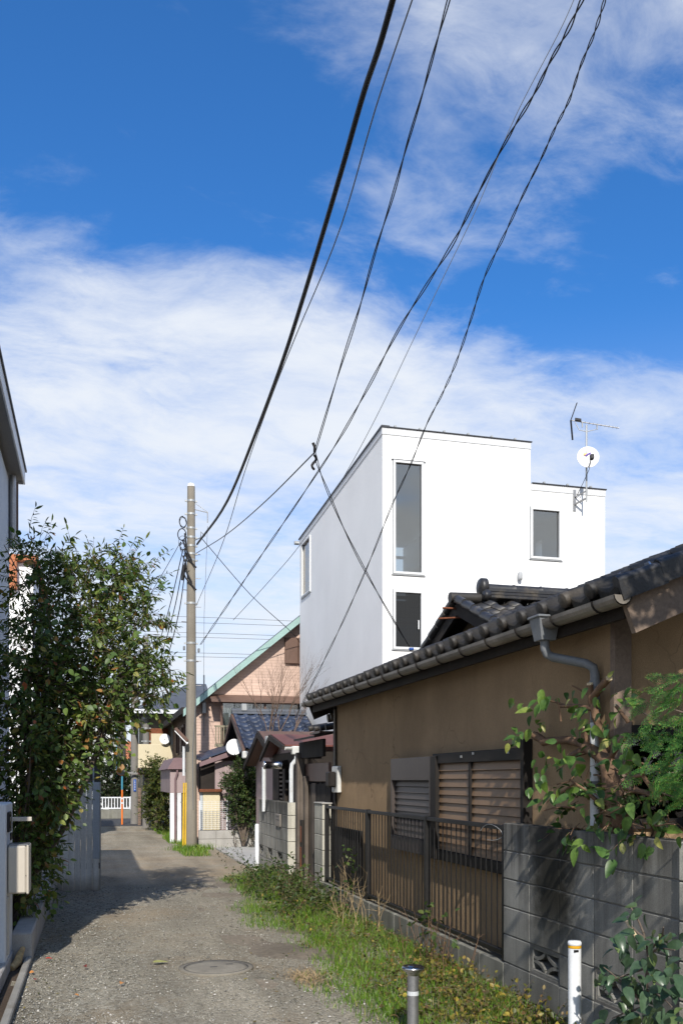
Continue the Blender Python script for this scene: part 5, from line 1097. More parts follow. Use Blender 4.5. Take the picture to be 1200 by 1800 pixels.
# manhole, bollards, marker
mh = thing('manhole_cover', 'dusty round manhole cover set flush in the gravel lane', 'manhole cover', (.97, 7.53, 0))
b = MB(); b.lathe((.97, 7.53, 0), [(.262, -.01), (.264, .0155), (.256, .0165), (.254, .008)], 40); b.build('ring', 'moss', mh); MB().lathe((.97, 7.53, 0), [(.30, .0), (.305, .0135), (.266, .0150)], 40).build('frame', 'lid', mh); MB().lathe((.97, 7.53, 0), [(.25, -.01), (.25, .013), (.22, .0155), (0, .016)], 40).build('lid', 'lid', mh)
for dx, dy in ((.12, .08), (-.02, -.0)): MB().box(.97+dx-.03, .97+dx+.03, 7.53+dy-.016, 7.53+dy+.016, .0155, .018).build('keyhole', 'moss', mh)
def lathe_thing(name, label, cat, o, parts, group=None):
    th = thing(name, label, cat, o, group)
    for nm, m, prof in parts: MB().lathe(o, prof, 24).build(nm, m, th)
    return th
bx, by = 2.60, 4.63
lathe_thing('bollard', 'slim white bollard with a yellow band in front of the stained wall', 'bollard', (bx, by, 0), [
    ('post', 'white_paint', [(.036, -.05), (.036, .605)]), ('band', 'yellow', [(.0365, .607), (.0365, .622)]), ('cap', 'white_paint', [(.036, .622), (.0385, .624), (.0385, .637), (.034, .645), (0, .647)])])
mk = [o for o in COL.objects if o.name == 'bollard'][0]; B('scuff', 'metal_black', mk, bx-.022, bx+.004, by-.0375, by-.030, .588, .601)
mxb, myb = 1.81, 5.10
lathe_thing('bollard', 'short brushed steel bollard with a flared cap standing in the grass', 'bollard', (mxb, myb, 0), [
    ('post', 'steel_dull', [(.034, -.05), (.034, .40)]), ('reflective_band', 'reflect', [(.0348, .285), (.0348, .31)]), ('cap', 'steel', [(.034, .40), (.045, .42), (.066, .435), (.068, .445), (.062, .453), (.045, .448), (.03, .456), (0, .456)])])
lathe_thing('bollard', 'thin white marker post beside the weathered block wall', 'bollard', (xy(452, 16.4), 16.4, 0), [('post', 'white_paint', [(.04, -.05), (.04, .72), (.03, .745), (0, .75)])])

# ================================================================ OVERHEAD CABLES
def catmull(pts, k=6, ext=0):
    """centripetal spline through the points, optionally run on straight past the last one"""
    P = [np.array(p, float) for p in pts]; P = [2*P[0]-P[1]]+P+[2*P[-1]-P[-2]]; out = []
    for i in range(1, len(P)-2):
        p0, p1, p2, p3 = P[i-1:i+3]; t0 = 0; t1 = t0+np.linalg.norm(p1-p0)**.5; t2 = t1+np.linalg.norm(p2-p1)**.5; t3 = t2+np.linalg.norm(p3-p2)**.5
        for j in range(k):
            t = t1+(t2-t1)*j/k
            a1 = (t1-t)/(t1-t0)*p0+(t-t0)/(t1-t0)*p1; a2 = (t2-t)/(t2-t1)*p1+(t-t1)/(t2-t1)*p2; a3 = (t3-t)/(t3-t2)*p2+(t-t2)/(t3-t2)*p3
            b1 = (t2-t)/(t2-t0)*a1+(t-t0)/(t2-t0)*a2; b2 = (t3-t)/(t3-t1)*a2+(t-t1)/(t3-t1)*a3
            out.append((t2-t)/(t2-t1)*b1+(t-t1)/(t2-t1)*b2)
    out.append(P[-2])
    if ext: d = unit(out[-1]-out[-4]); out += [out[-1]+d*ext*.5, out[-1]+d*ext]
    return out
def on_span(px, py, a, e):
    """where a bearing meets the vertical plane of a span from a to e"""
    bt_ = bear(px); dx, dy = e[0]-a[0], e[1]-a[1]; s = (a[1]*math.tan(bt_)-a[0])/(dx-dy*math.tan(bt_)); X, Y = a[0]+s*dx, a[1]+s*dy
    return (X, Y, zz(py, X, Y))
def cable(name, label, pts, r, m='cable', twist=0, n=6, ext=0):
    pts = catmull(pts, ext=ext)
    if twist:
        fine = []; L = 0
        for i in range(len(pts)-1):
            k = max(2, int(np.linalg.norm(pts[i+1]-pts[i])/.09))
            for j in range(k): fine.append(pts[i]+(pts[i+1]-pts[i])*j/k)
        b = MB(); ph = 0; A = []; C = []
        for i, p in enumerate(fine):
            d = unit(fine[min(i+1, len(fine)-1)]-fine[max(i-1, 0)]); s1 = unit(np.cross(d, [0, 0, 1.])); s2 = np.cross(s1, d); o = (s1*math.cos(i*.09*twist)+s2*math.sin(i*.09*twist))*r*1.15
            w_ = 1+.35*math.sin(i*.11)*math.sin(i*.047+1); A.append(p+o*w_); C.append(p-o*w_)
        b.tube(A, r*.75, 4); b.tube(C, r*.75, 4); o = b.build(name, m, fix=False)
    else: o = MB().tube(pts, r, n).build(name, m, fix=False)
    return tag(o, label, 'cable')
sp0 = (PX+.12, PY-.1)
A = [on_span(p, q, sp0, (1.6, -8)) for p, q in ((345, 960), (400, 880), (450, 760), (500, 625), (540, 500), (600, 300), (640, 160), (667, 80), (690, 0))]
A = [(PX+.12, PY-.1, zz(958, PX, PY))]+A[1:]
cable('thick_cable', 'thickest black overhead cable sweeping down to the concrete pole', A, .0215, n=8, ext=9)
Bq = [on_span(p, q, sp0, (2.2, -6)) for p, q in ((430, 830), (480, 690), (520, 590), (600, 395), (660, 190), (700, 70), (724, 0))]
Bq = [(PX+.1, PY-.1, zz(1066, PX, PY)), on_span(395, 945, sp0, (2.2, -6))]+Bq
cable('thin_cable', 'thin single wire running close beside the thickest cable', Bq, .006, 'cable_grey', ext=9)
Cq = [on_span(p, q, sp0, (2.6, -20)) for p, q in ((553, 795), (600, 640), (632, 540), (660, 440), (690, 345), (715, 255), (742, 165), (760, 100), (788, 0))]
J = Cq[0]
cable('drop_cable', 'black double cable coming down to the hook in front of the white house', Cq, .0065, twist=2.2, ext=9)
for i in (2, 4, 6): pass
cable('span_wire', 'thin grey wire stretched from the concrete pole to the cable hook', [(PX+.1, PY-.1, zz(974, PX, PY)), on_span(400, 938, sp0, (2.6, -20)), on_span(470, 878, sp0, (2.6, -20)), J], .008, 'cable_grey')
hk = thing('cable_hook', 'iron hook and shackle where the overhead wires meet before the white house', 'hook', J)
def hp(px, py): v = np.array(on_span(px, py, (J[0], J[1]-.01), (3.8, 10.8))); return v
b = MB(); b.tube([J, (J[0], J[1], J[2]+.06), (J[0]-.02, J[1], J[2]+.10)], .016, 6); b.build('eye', 'metal_bronze', hk)
b = MB(); pts = [tuple(hp(552+4*math.sin(k*.9), 800+k*3.6)) for k in range(8)]; b.tube(pts, .014, 6); b.build('shackle', 'metal_bronze', hk)
dr = [J]+[tuple(hp(*q)) for q in ((560, 822), (577, 866), (600, 920), (632, 985), (665, 1045), (690, 1088), (722, 1141))]
cable('house_cable', 'black service cable dropping from the hook to the tiled roof across the white house', dr, .008, twist=1.6)
MB().lathe(dr[-1], [(0, -.03), (.02, -.02), (.02, .03), (0, .035)], 8, (1, -.5, 0)).build('anchor', 'blue', hk)
Dq = [on_span(p, q, sp0, (5.5, -6)) for p, q in ((450, 990), (545, 850), (600, 765), (650, 675), (700, 580), (750, 500), (800, 420), (835, 350), (870, 282), (905, 220), (940, 162), (968, 105), (995, 58), (1022, 0))]
Dq = [(PX+.2, PY-.06, zz(1133, PX, PY))]+Dq
cable('twisted_cable', 'loosely twisted black cable crossing the sky to the lower pole insulator', Dq, .009, twist=3.2, ext=9)
Fq = [on_span(p, q, (2.92, 13.75), (4.0, -6)) for p, q in ((545, 1210), (600, 1098), (650, 985), (690, 885), (722, 815), (750, 745), (778, 690), (800, 640), (826, 565), (850, 490), (885, 415), (920, 340), (950, 280), (975, 225), (1000, 175), (1020, 115), (1045, 55), (1062, 0))]
Fq = [on_span(519, 1262, (2.92, 13.75), (4.0, -6))]+Fq
cable('wavy_cable', 'wavy black cable passing in front of both tall windows of the white house', Fq, .0055, twist=5, ext=9)
ea, ee = (2.6, 44), (13.5, 17)
E_ = [on_span(p, q, ea, ee) for p, q in ((410, 1090), (470, 1025), (527, 958), (600, 845), (660, 735), (720, 610), (780, 485), (840, 360), (905, 205), (990, 40), (1020, -30))]
cable('far_wire', 'thin far wire rising behind the white house roof', E_, .011, 'cable_grey')
x_ = [onY(356, 948, PY-.15), on_span(440, 1045, (PX+.2, PY-.15), (5.3, 23.5)), on_span(527, 1129, (PX+.2, PY-.15), (5.3, 23.5)), (5.3, 23.58, 4.9)]
cable('service_wire', 'black wire sloping from the pole down to the pink brick gable', x_, .008)
tg_ = (xy(257, 30.3), 30.2)
for i, (a, m_, e_) in enumerate((((322, 965), (300, 1060), (262, 1190)), ((326, 968), (308, 1065), (268, 1205)), ((329, 972), (316, 1070), (275, 1222)), ((318, 952), (288, 1005), (240, 1085)))):
    s1 = (PX-.15, PY); e1_ = tg_ if i < 3 else (-2.2, 27)
    cable('lane_wire', ('leftmost of the three parallel wires slanting behind the pole', 'middle one of the three parallel wires slanting behind the pole', 'rightmost of the three parallel wires slanting behind the pole', 'single slack wire leaving the pole coils towards the leafy tree')[i], [on_span(*a, s1, e1_), on_span(*m_, s1, e1_), on_span(*e_, s1, e1_)], .011 if i < 3 else .007, 'cable')
for i, (ya, yb) in enumerate(((1074, 1093), (1086, 1100), (1104, 1118), (1113, 1124), (1142, 1150), (1150, 1155))):
    tag(MB().tube([(-20, 120, zz(ya-6, -20, 120)), (xy(400, 120), 120, zz((ya*1.1+yb*.9)/2+1, 12, 120)), (45, 120, zz(yb+9, 45, 120))], .028, 4).build('power_line', 'cable_grey'), ('highest', 'second highest', 'third highest', 'third lowest', 'second lowest', 'lowest')[i]+' of six faint power lines crossing the low sky behind the concrete pole', 'power line', 'distant high power lines')
dw = thing('drop_wire', 'fine wire hanging down from the pole arm past the pink gable', 'cable', (PX+.35, PY, 5))
MB().tube([(PX+.35, PY-.1, zz(925, PX, PY)), (xy(359, 22), 22, zz(1080, 2.4, 22)), (xy(358, KY-.2), KY-.2, zz(1236, 2.7, KY))], .004, 4).build('wire', 'cable_grey', dw)

# ================================================================ VEGETATION
# leafy tree over the lane
def C(px, py, rx, ry, Y, n, ryd=.45):
    p = onY(px, py, Y); k = dep(p[0], Y)/FL; return (p[0], p[1], p[2], rx*k, ryd, ry*k, n)
lt = thing('leafy_tree', 'dense leafy tree with narrow and round leaves, some turning red, beside the grey house', 'tree', (-.8, 9.8, .2))
cl = [C(70, 1015, 62, 55, 10.4, 60), C(150, 1040, 75, 60, 10.3, 75), C(220, 1035, 45, 55, 10.6, 55), C(240, 1105, 48, 55, 10.4, 55), C(120, 1130, 105, 85, 10, 160),
      C(210, 1185, 62, 60, 10.2, 85), C(262, 1200, 32, 50, 10.2, 28), C(55, 1190, 65, 95, 9.6, 120), C(145, 1255, 75, 75, 9.9, 190), C(60, 1320, 62, 95, 9.4, 130), C(88, 1375, 32, 75, 9.6, 100),
      C(40, 1475, 36, 75, 9.4, 90), C(58, 1490, 18, 55, 9.8, 35), C(46, 1540, 22, 35, 9.2, 24, .3), C(80, 1560, 12, 16, 10.5, 8, .4), C(60, 965, 25, 16, 10.4, 9), C(207, 985, 16, 20, 10.6, 8), C(140, 990, 28, 16, 10.4, 9), C(262, 1030, 18, 25, 10.5, 9), C(280, 1175, 14, 30, 10.3, 8), C(285, 1230, 18, 15, 10.3, 8)]
b = MB(); roots = [Vector((-.82, 9.5, .15)), Vector((-.78, 10.2, .15)), Vector((-.85, 10.7, .15))]
for i, c in enumerate(cl[:14]):
    r0 = roots[i % 3]; pts = limb(b, r0, (c[0], c[1], c[2]), .035, .012, .10)
    for k in range(4): limb(b, pts[3], (c[0]+random.uniform(-1, 1)*c[3], c[1]+random.uniform(-.4, .4), c[2]+random.uniform(-1, 1)*c[5]), .013, .004, .12, 5, 5)
b.build('trunk', 'bark', lt)
sh1 = shoots([c[:6]+(int(c[6]*(1.05 if c[2] > 2.6 else .7)),) for c in cl], .30, 13, .088, .0115, up=.45, droop=.55, shell=.55)
kind(put('twig', stem_mesh(sh1[0], .003, 'twig'), lt), 'stuff'); cloud('foliage', sh1, 'leaf_narrow', lt, .2, .2)
sh2 = shoots([c[:2]+(c[2]-.08,)+c[3:6]+(int(c[6]*(.6 if c[2] > 2.6 else 1.15)),) for c in cl[:18]], .28, 6, .074, .028, up=.1, droop=.5, shell=.7)
kind(put('stem', stem_mesh(sh2[0], .003, 'twig'), lt), 'stuff'); cloud('foliage', sh2, 'leaf_round', lt, .12, .12)
lm = single_leaf('leaf_roundo', .72, .1, .15)
spots = [(45, 985), (90, 975), (60, 1010), (120, 1020), (85, 1065), (55, 1075), (110, 1090), (75, 1130), (140, 1180), (190, 1198), (186, 1208), (160, 1240), (70, 1290), (80, 1320), (110, 1240), (55, 1240), (100, 1180), (115, 1185), (232, 1045), (240, 1062), (222, 1108), (236, 1112), (245, 1130), (224, 1172), (245, 1175), (268, 1173), (130, 1345), (105, 1360), (75, 1375), (115, 1395), (145, 1330), (150, 1310), (60, 1400), (85, 1420), (280, 1022), (290, 1026), (305, 1040), (176, 1010), (205, 1080), (250, 1050), (60, 1050), (40, 1110), (30, 1150), (95, 1110), (130, 1060), (170, 1120), (200, 1150), (215, 1225), (120, 1290), (100, 1310), (140, 1375), (95, 1450), (75, 1510), (60, 1525)]
for px, py in spots:
    for q in range(3):
        Y = 9.15+random.uniform(-.1, .25) if py > 1100 else 9.8+random.uniform(-.2, .2); p = onY(px+random.uniform(-10, 10), py+random.uniform(-10, 10), Y)
        leaf_obj(lm, p, (random.uniform(-1, 1), random.uniform(-.8, .3), random.uniform(-1, .2)), (random.uniform(-.7, .7), random.uniform(-1, .1), random.uniform(.2, 1)), random.uniform(.055, .085), lt)

# pruned shrub in front of the brown wall: thick cut limbs and big soft leaves
ps_ = thing('pruned_shrub', 'hard-pruned shrub with thick sawn brown limbs and sparse green leaves above the stained block wall', 'shrub', (3.02, 4.75, 1))
def at(px, py, X): return onX(px, py, X)
SXp = 2.94
b = MB()
def L(a, e, r0, r1, x0=SXp, x1=SXp, wob=.05, cut=False):
    p0, p1 = at(*a, x0), at(*e, x1); limb(b, p0, p1, r0, r1, wob)
    if cut:
        v = Vector(p1); d = (v-Vector(p0)).normalized(); MB().tube([v-d*.004, v+d*.006], [r1*1.02, r1*.9], 9).build('cut_end', 'cut', ps_)
L((1100, 1560), (1090, 1430), .06, .06); L((1090, 1432), (1068, 1338), .06, .05, wob=.03); L((1070, 1342), (1025, 1310), .045, .035, wob=.03); L((1030, 1312), (955, 1305), .03, .026, wob=.06); L((956, 1306), (938, 1292), .026, .03, cut=True)
L((1030, 1318), (1000, 1330), .03, .02, cut=True); L((1026, 1312), (1023, 1280), .028, .027, cut=True); L((1066, 1340), (1046, 1262), .03, .022, 2.98, 2.96); L((1046, 1264), (1038, 1230), .026, .024, 2.96, 2.95); L((1038, 1232), (1070, 1192), .024, .021, 2.95, 2.93, cut=True); L((1040, 1236), (1036, 1202), .021, .020, 2.95, 2.92, cut=True)
L((1040, 1246), (985, 1242), .018, .010, 2.95, 2.88); L((1000, 1243), (965, 1232), .010, .005, 2.9, 2.86); L((985, 1268), (978, 1228), .006, .004, 2.86, 2.84); L((1046, 1230), (1005, 1205), .009, .005, 2.95, 2.86); L((1104, 1270), (1081, 1240), .012, .011, 2.95, 2.9, cut=True); L((1068, 1338), (1105, 1290), .02, .012); L((1110, 1392), (1160, 1405), .02, .012, 2.98, 2.8); L((1162, 1408), (1128, 1362), .013, .011, 2.8, 2.74); L((1128, 1362), (1112, 1366), .011, .009, 2.74, 2.72); L((1128, 1364), (1134, 1346), .011, .008, 2.74, 2.72, cut=True)
L((1060, 1420), (1000, 1370), .016, .006, 2.98, 2.84); L((1010, 1376), (960, 1410), .008, .004, 2.84, 2.8); L((1010, 1420), (955, 1425), .008, .004, 2.9, 2.8)
for k in range(26):
    a = (random.uniform(1000, 1160), random.uniform(1340, 1470)); L(a, (a[0]+random.uniform(-60, 50), a[1]+random.uniform(-30, 40)), .006, .003, 2.95, random.uniform(2.66, 2.95), .12)
b.build('limb', 'bark_red', ps_)
lsm = single_leaf('leaf_shrub', .52, .18, .25)
base_spots = [(915, 1240), (938, 1278), (945, 1265), (968, 1225), (990, 1215), (1010, 1225), (1020, 1255), (1035, 1248), (1060, 1255), (1075, 1258), (1050, 1275), (1010, 1275), (990, 1300), (1000, 1320), (1010, 1345), (985, 1350), (970, 1355), (950, 1365), (940, 1380), (958, 1405), (980, 1390), (995, 1375), (1010, 1390), (1030, 1400), (1060, 1400), (1090, 1300), (1100, 1315), (1080, 1330), (1095, 1225), (1115, 1218), (1085, 1415), (1110, 1420), (1140, 1415), (1150, 1430), (1165, 1430), (1120, 1350), (1040, 1220), (1060, 1203), (1000, 1268), (1025, 1265), (1080, 1290), (1120, 1300), (1110, 1335), (905, 1285), (895, 1295), (910, 1300), (1000, 1460), (1010, 1480), (1030, 1485), (1040, 1465), (1080, 1500), (1115, 1475), (1135, 1490), (1150, 1470), (1185, 1460), (950, 1340), (965, 1340), (1065, 1280), (940, 1238), (955, 1220), (1100, 1445), (1060, 1440), (1070, 1460), (1020, 1430)]
for px, py in base_spots:
    for q in range(random.choice((2, 3, 3, 4))):
        p = at(px+random.uniform(-14, 14), py+random.uniform(-12, 12), random.uniform(2.68, 2.95))
        leaf_obj(lsm, p, (random.uniform(-.6, .2), random.uniform(-1, 1)*.9, random.uniform(-1.1, .2)), (random.uniform(-1, -.1), random.uniform(-1, .2), random.uniform(.2, 1)), random.uniform(.055, .12), ps_)
shm = shoots([(*at(1040, 1400, 2.95), .08, .3, .35, 34), (*at(1130, 1440, 2.9), .1, .2, .2, 22)], .18, 5, .06, .018, droop=.8)
kind(put('twig', stem_mesh(shm[0], .003, 'bark_red'), ps_), 'stuff'); cloud('foliage', shm, 'leaf_shrub_m', ps_)

# conifer sprays entering from the right
cf = thing('conifer', 'bright green feathery conifer spreading over the block wall at the right edge', 'tree', (3.3, 4.1, 0))
b = MB(); limb(b, (3.45, 3.7, 0), (3.42, 3.75, 2.9), .06, .03, .02)
P_, D_, N_, L_, W_ = [], [], [], [], []
def spray(p, d, ln, nrm):
    p = np.array(p); d = unit(np.array(d, float)); nrm = unit(np.array(nrm, float)); sd = np.cross(d, nrm)
    k = int(ln/.013)
    for i in range(k):
        t = i/k; c = p+d*ln*t-np.array([0, 0, .25])*ln*t*t
        for s in (-1, 1):
            bl = ln*.42*(1-t)**.8+.015; bd_ = unit(d*.85+sd*s*.8); m = max(2, int(bl/.011))
            for j in range(m):
                u = j/m; q = c+bd_*bl*u-np.array([0, 0, .15])*bl*u*u
                for s2 in (-1, 1): P_.append(q); D_.append(unit(bd_+np.cross(bd_, nrm)*s2*.8+rng.normal(size=3)*.12)); N_.append(nrm+rng.normal(size=3)*.2); L_.append(.011+.006*(1-u)); W_.append(.0017)
for i in range(120):
    py = random.uniform(1188, 1412); px = 1215-abs(random.gauss(0, 1))*(50 if 1215 < py < 1340 else 32); px = max(px, 1118); X = random.uniform(2.62, 2.95)
    p0 = np.array(at(px, py, X)); d = (random.uniform(-.7, .1), random.uniform(.1, 1), random.uniform(-.75, .35)); spray(p0, d, random.uniform(.07, .13), (random.uniform(-1, .2), random.uniform(-.8, .4), random.uniform(.1, 1)))
    if i % 12 == 0: limb(b, (3.42, 3.75, float(p0[2])-.35), p0, .010, .004, .10, 4, 5)
for i in range(30):                                           # the rest of the crown, out of the picture to the right
    a = random.uniform(0, 6.28); z = random.uniform(1.2, 3.1); r = .7*(1-(z-1)/3.2); p0 = np.array((3.42+.15*math.cos(a), 3.6+.15*math.sin(a), z))
    if math.cos(a) < -.1 and math.sin(a) > .2: continue
    spray(p0, (math.cos(a), math.sin(a), -.1), r*.7, (0, .2, 1)); limb(b, (3.42, 3.7, z), p0, .012, .006, .05, 3, 5)
b.build('trunk', 'bark', cf)
V, F = leaf_arrays(P_, D_, N_, L_, W_, .1, .1); kind(put('foliage', fast_mesh('foliage', V, F, 'conifer', np.repeat(rng.random(len(P_)), 6)), cf), 'stuff')

# glossy young shrub in the corner by the white bollard
gs = thing('glossy_shrub', 'young shrub with glossy dark leaves growing against the stained wall', 'shrub', (2.6, 4.3, 0))
b = MB(); SX2 = 2.62
def at2(px, py, X=SX2): return onX(px, py, X)
stem = [(1130, 1830), (1135, 1730), (1140, 1690), (1130, 1640), (1105, 1590)]
for k in range(4): limb(b, at2(*stem[k]), at2(*stem[k+1]), .012-.002*k, .010-.002*k, .03)
for a, e in (((1138, 1690), (1185, 1670)), ((1138, 1700), (1080, 1720)), ((1132, 1650), (1102, 1620)), ((1135, 1740), (1180, 1770)), ((1132, 1770), (1075, 1790)), ((1138, 1670), (1165, 1630)), ((1132, 1760), (1060, 1700)), ((1132, 1790), (1110, 1740))):
    limb(b, at2(*a), at2(e[0], e[1], SX2-.1+random.uniform(-.08, .08)), .007, .003, .08)
MB().tube([at2(1118, 1648), at2(1101, 1620)], .009, 7).build('cut_stem', 'cut', gs)
b.build('stem', 'bark', gs)
gl_ = single_leaf('leaf_gloss', .55, .15, .3)
for (px, py, n) in ((1110, 1600, 4), (1120, 1620, 4), (1100, 1650, 6), (1145, 1640, 5), (1165, 1655, 6), (1090, 1670, 6), (1130, 1680, 8), (1150, 1700, 8), (1180, 1690, 7), (1075, 1710, 7), (1060, 1720, 4), (1110, 1725, 8), (1140, 1740, 8), (1170, 1740, 7), (1190, 1720, 5), (1090, 1755, 6), (1125, 1770, 8), (1160, 1775, 7), (1185, 1780, 6), (1075, 1785, 5), (1110, 1795, 6), (1145, 1800, 7), (1180, 1800, 6), (1195, 1660, 4)):
    for q in range(n):
        p = at2(px+random.uniform(-18, 18), py+random.uniform(-16, 16), random.uniform(2.45, 2.72))
        leaf_obj(gl_, p, (random.uniform(-.8, .3), random.uniform(-1, 1), random.uniform(-1.0, .4)), (random.uniform(-.8, .2), random.uniform(-1, .3), random.uniform(.3, 1)), random.uniform(.06, .105), gs)

# unseen tree added past the frame: crown shaped to shade end and block walls
gt = thing('added_shade_tree', 'unseen broad-leaved tree added past the right edge to shade the walls', 'tree', (3.5, 1.5, 0)); b = MB()
limb(b, (3.5, 1.5, 0), (3.3, 1.6, 2.4), .11, .08, .03, 6, 9); gcl = [(2.75, 1.9, 4.4, .5, .6, .6, 200), (3.4, 1.9, 4.2, .7, .6, .9, 260), (3.5, 1.7, 3.1, .6, .6, .8, 220), (4.3, 1.9, 3.6, .8, .7, 1.1, 260), (3.6, 1.6, 2.0, .6, .5, .7, 160), (2.4, 1.7, 3.2, .3, .5, .5, 30)]
for c in gcl: limb(b, (3.3, 1.6, 2.3), c[:3], .05, .02, .08)
b.build('trunk', 'bark', gt); s_ = shoots(gcl, .3, 9, .10, .03, .3, .5); cloud('foliage', s_, 'leaf_shrub_m', gt)

gsb = thing('added_shade_shrub', 'unseen evergreen shrub added past the right edge to darken the end wall', 'shrub', (4.0, 3.7, 0)); b = MB(); gcl = [(3.75, 3.7, 1.0, .4, .35, .9, 160), (4.6, 3.8, 1.2, .6, .4, 1.1, 200), (3.9, 3.6, 2.1, .45, .4, .5, 110), (4.8, 3.6, 2.4, .6, .4, .6, 120)]  # unseen, added to keep light off the end wall
for c in gcl: limb(b, (4.0, 3.7, 0), c[:3], .04, .015, .08)
b.build('trunk', 'bark', gsb); s_ = shoots(gcl, .25, 9, .09, .028, .3, .5); cloud('foliage', s_, 'leaf_shrub_m', gsb)

# small trees and hedges further down the lane
def bush(name, label, cat, cls, n_leaf, L_, W_, m, trunk, per=.16, r=.02, droop=.2, up=.4, tm='bark'):
    th = thing(name, label, cat, trunk); b = MB()
    for c in cls:
        q = limb(b, trunk, (c[0], c[1], c[2]), r, r*.35, .05)
    b.build('trunk', tm, th); s = shoots(cls, per, n_leaf, L_, W_, up, droop, shell=.6); kind(put('twig', stem_mesh(s[0], .003, 'twig'), th), 'stuff'); cloud('foliage', s, m, th); return th
def C2(px, py, rx, ry, Y, n, d=.35): return C(px, py, rx, ry, Y, n, d)
bush('small_tree', 'small round evergreen tree behind the low whitish wall', 'tree', [C2(425, 1372, 30, 26, 20.6, 150), C2(447, 1395, 22, 34, 20.5, 150), C2(408, 1385, 16, 26, 20.5, 100), C2(442, 1432, 22, 28, 20.6, 150), C2(415, 1425, 12, 22, 20.6, 60), C2(430, 1350, 22, 12, 20.6, 50)], 12, .06, .016, 'tree_green', (xy(428, 20.6), 20.6, .05), .18, .03)
bush('potted_shrub', 'wispy small shrub in the bed in front of the low whitish wall', 'shrub', [C2(415, 1470, 11, 15, 20.4, 16, .15), C2(410, 1455, 7, 8, 20.4, 6, .12)], 7, .03, .006, 'hedge', (xy(414, 20.4), 20.4, .03), .12, .008)
bush('round_shrub', 'compact dark round shrub at the corner of the low whitish wall', 'shrub', [C2(443, 1476, 6, 12, 20.4, 30, .15)], 8, .04, .006, 'hedge_dark', (xy(443, 20.4), 20.4, .03), .1, .008)
bush('hedge', 'overgrown yellow green hedge beside the banded pole', 'hedge', [C2(278, 1385, 13, 34, 28, 280, .6), C2(272, 1420, 16, 30, 28.5, 260, .7), C2(287, 1435, 7, 22, 26.5, 110, .5), C2(262, 1358, 12, 14, 29.5, 70, .4), C2(272, 1352, 12, 16, 28.5, 70, .4)], 9, .09, .022, 'hedge', (xy(276, 28), 28, .05), .28, .03)
bush('dark_hedge', 'dark evergreen hedge behind the white railing across the far road', 'hedge', [C2(195, 1378, 25, 40, 38.3, 420, .6), C2(225, 1380, 12, 36, 38.4, 240, .5), C2(205, 1405, 26, 16, 38.0, 160, .4), C2(180, 1395, 15, 20, 38, 50, .5), C2(210, 1345, 20, 14, 38.4, 40, .5), C2(234, 1335, 8, 20, 40, 30, .5)], 9, .11, .03, 'hedge_dark', (xy(200, 38.3), 38.3, .05), .35, .04)
bt_ = thing('bare_tree', 'leafless shrub with fine upright twigs in front of the pink brick wall', 'tree', (4.3, 20.2, 0))
b = MB()
def grow(p, d, ln, r, lvl):
    p1 = p+d*ln; mid = p+d*ln*.5+Vector((random.uniform(-1, 1), random.uniform(-1, 1), 0))*ln*.06; b.tube([p, mid, p1], [r, r*.8, r*.62], 4 if lvl else 6, False)
    if lvl >= 5: return
    for k in range(3 if lvl in (1, 2) else 2):
        nd = (d+Vector((random.uniform(-1, 1), random.uniform(-1, 1), random.uniform(-.1, .35)))*.38).normalized(); grow(p+d*ln*random.uniform(.55, 1), nd, ln*random.uniform(.6, .85), r*.55, lvl+1)
for px, tx in ((480, 470), (488, 500), (505, 520), (483, 455)):
    x = xy(px, 20.0); e = Vector(onY(tx, 1190, 20)); s = Vector((x, 20.0, 1.6)); grow(s, (e-s).normalized(), 1.05, .022, 0)
    b.tube([(x, 20.0, 0), s], .024, 5)
b.build('branch', 'twig', bt_)

# grass and weeds along the right verge
def right_wall(y): return 2.83
def verge_edge(y): return 1.62+.13*np.sin(y*1.7)+.08*np.sin(y*4.3+1)+np.where(y > 11.5, (y-11.5)*.14, 0)+np.where(y < 6.2, -.10, 0)
def in_verge(x, y):
    d = (x-verge_edge(y))/.35; k = np.clip(d, 0, 1); n = .5+.5*np.sin(x*5+y*2.3)*np.sin(y*3.1-x*4)
    m = .5+.5*np.sin(x*9.1-y*5.7+1)*np.sin(y*7.3+x*3.2); return k*(.30+.70*n)*(.65+.35*m)*(y < 14.4)
V, F, rr = blades(72000, (1.3, 2.84), lambda n: 4.0+(rng.random(n)**1.3)*10.6, lambda x, y:   .05+.045*np.clip((x-1.6)/1.0, 0, 1)+.10*np.clip((y-9.8)/3, 0, 1)*np.clip((x-1.9)/.6, 0, 1), .0028, .8, dens=in_verge)
g = put('grass', fast_mesh('grass', V, F, 'grass', rr)); kind(g, 'stuff'); g['label'] = 'grass growing along the foot of the walls'
V, F, rr = blades(6500, (1.95, 2.8), lambda n: 4.2+rng.random(n)*10, lambda x, y: .07+.06*np.clip((x-1.9)/.8, 0, 1), .0024, 1.3, dens=lambda x, y: in_verge(x, y)*.8)
g = put('dry_grass', fast_mesh('dry_grass', V, F, 'weed', rr)); kind(g, 'stuff'); g['label'] = 'dry straw among the grass'
V, F, rr = blades(3500, lambda n: rng.uniform(1.75, 2.3, n), lambda n: rng.uniform(18.5, 29.5, n), .13, .006, .8, dens=lambda x, y: (x > 1.45+.5*np.sin(y*.8)**2)*1.); g = put('grass', fast_mesh('grass', V, F, 'grass', rr)); kind(g, 'stuff')
V, F, rr = blades(600, lambda n: PX+rng.normal(0, .22, n), lambda n: PY-.1+rng.normal(0, .15, n), .14, .006, .8); g = put('grass', fast_mesh('grass', V, F, 'grass', rr)); kind(g, 'stuff')
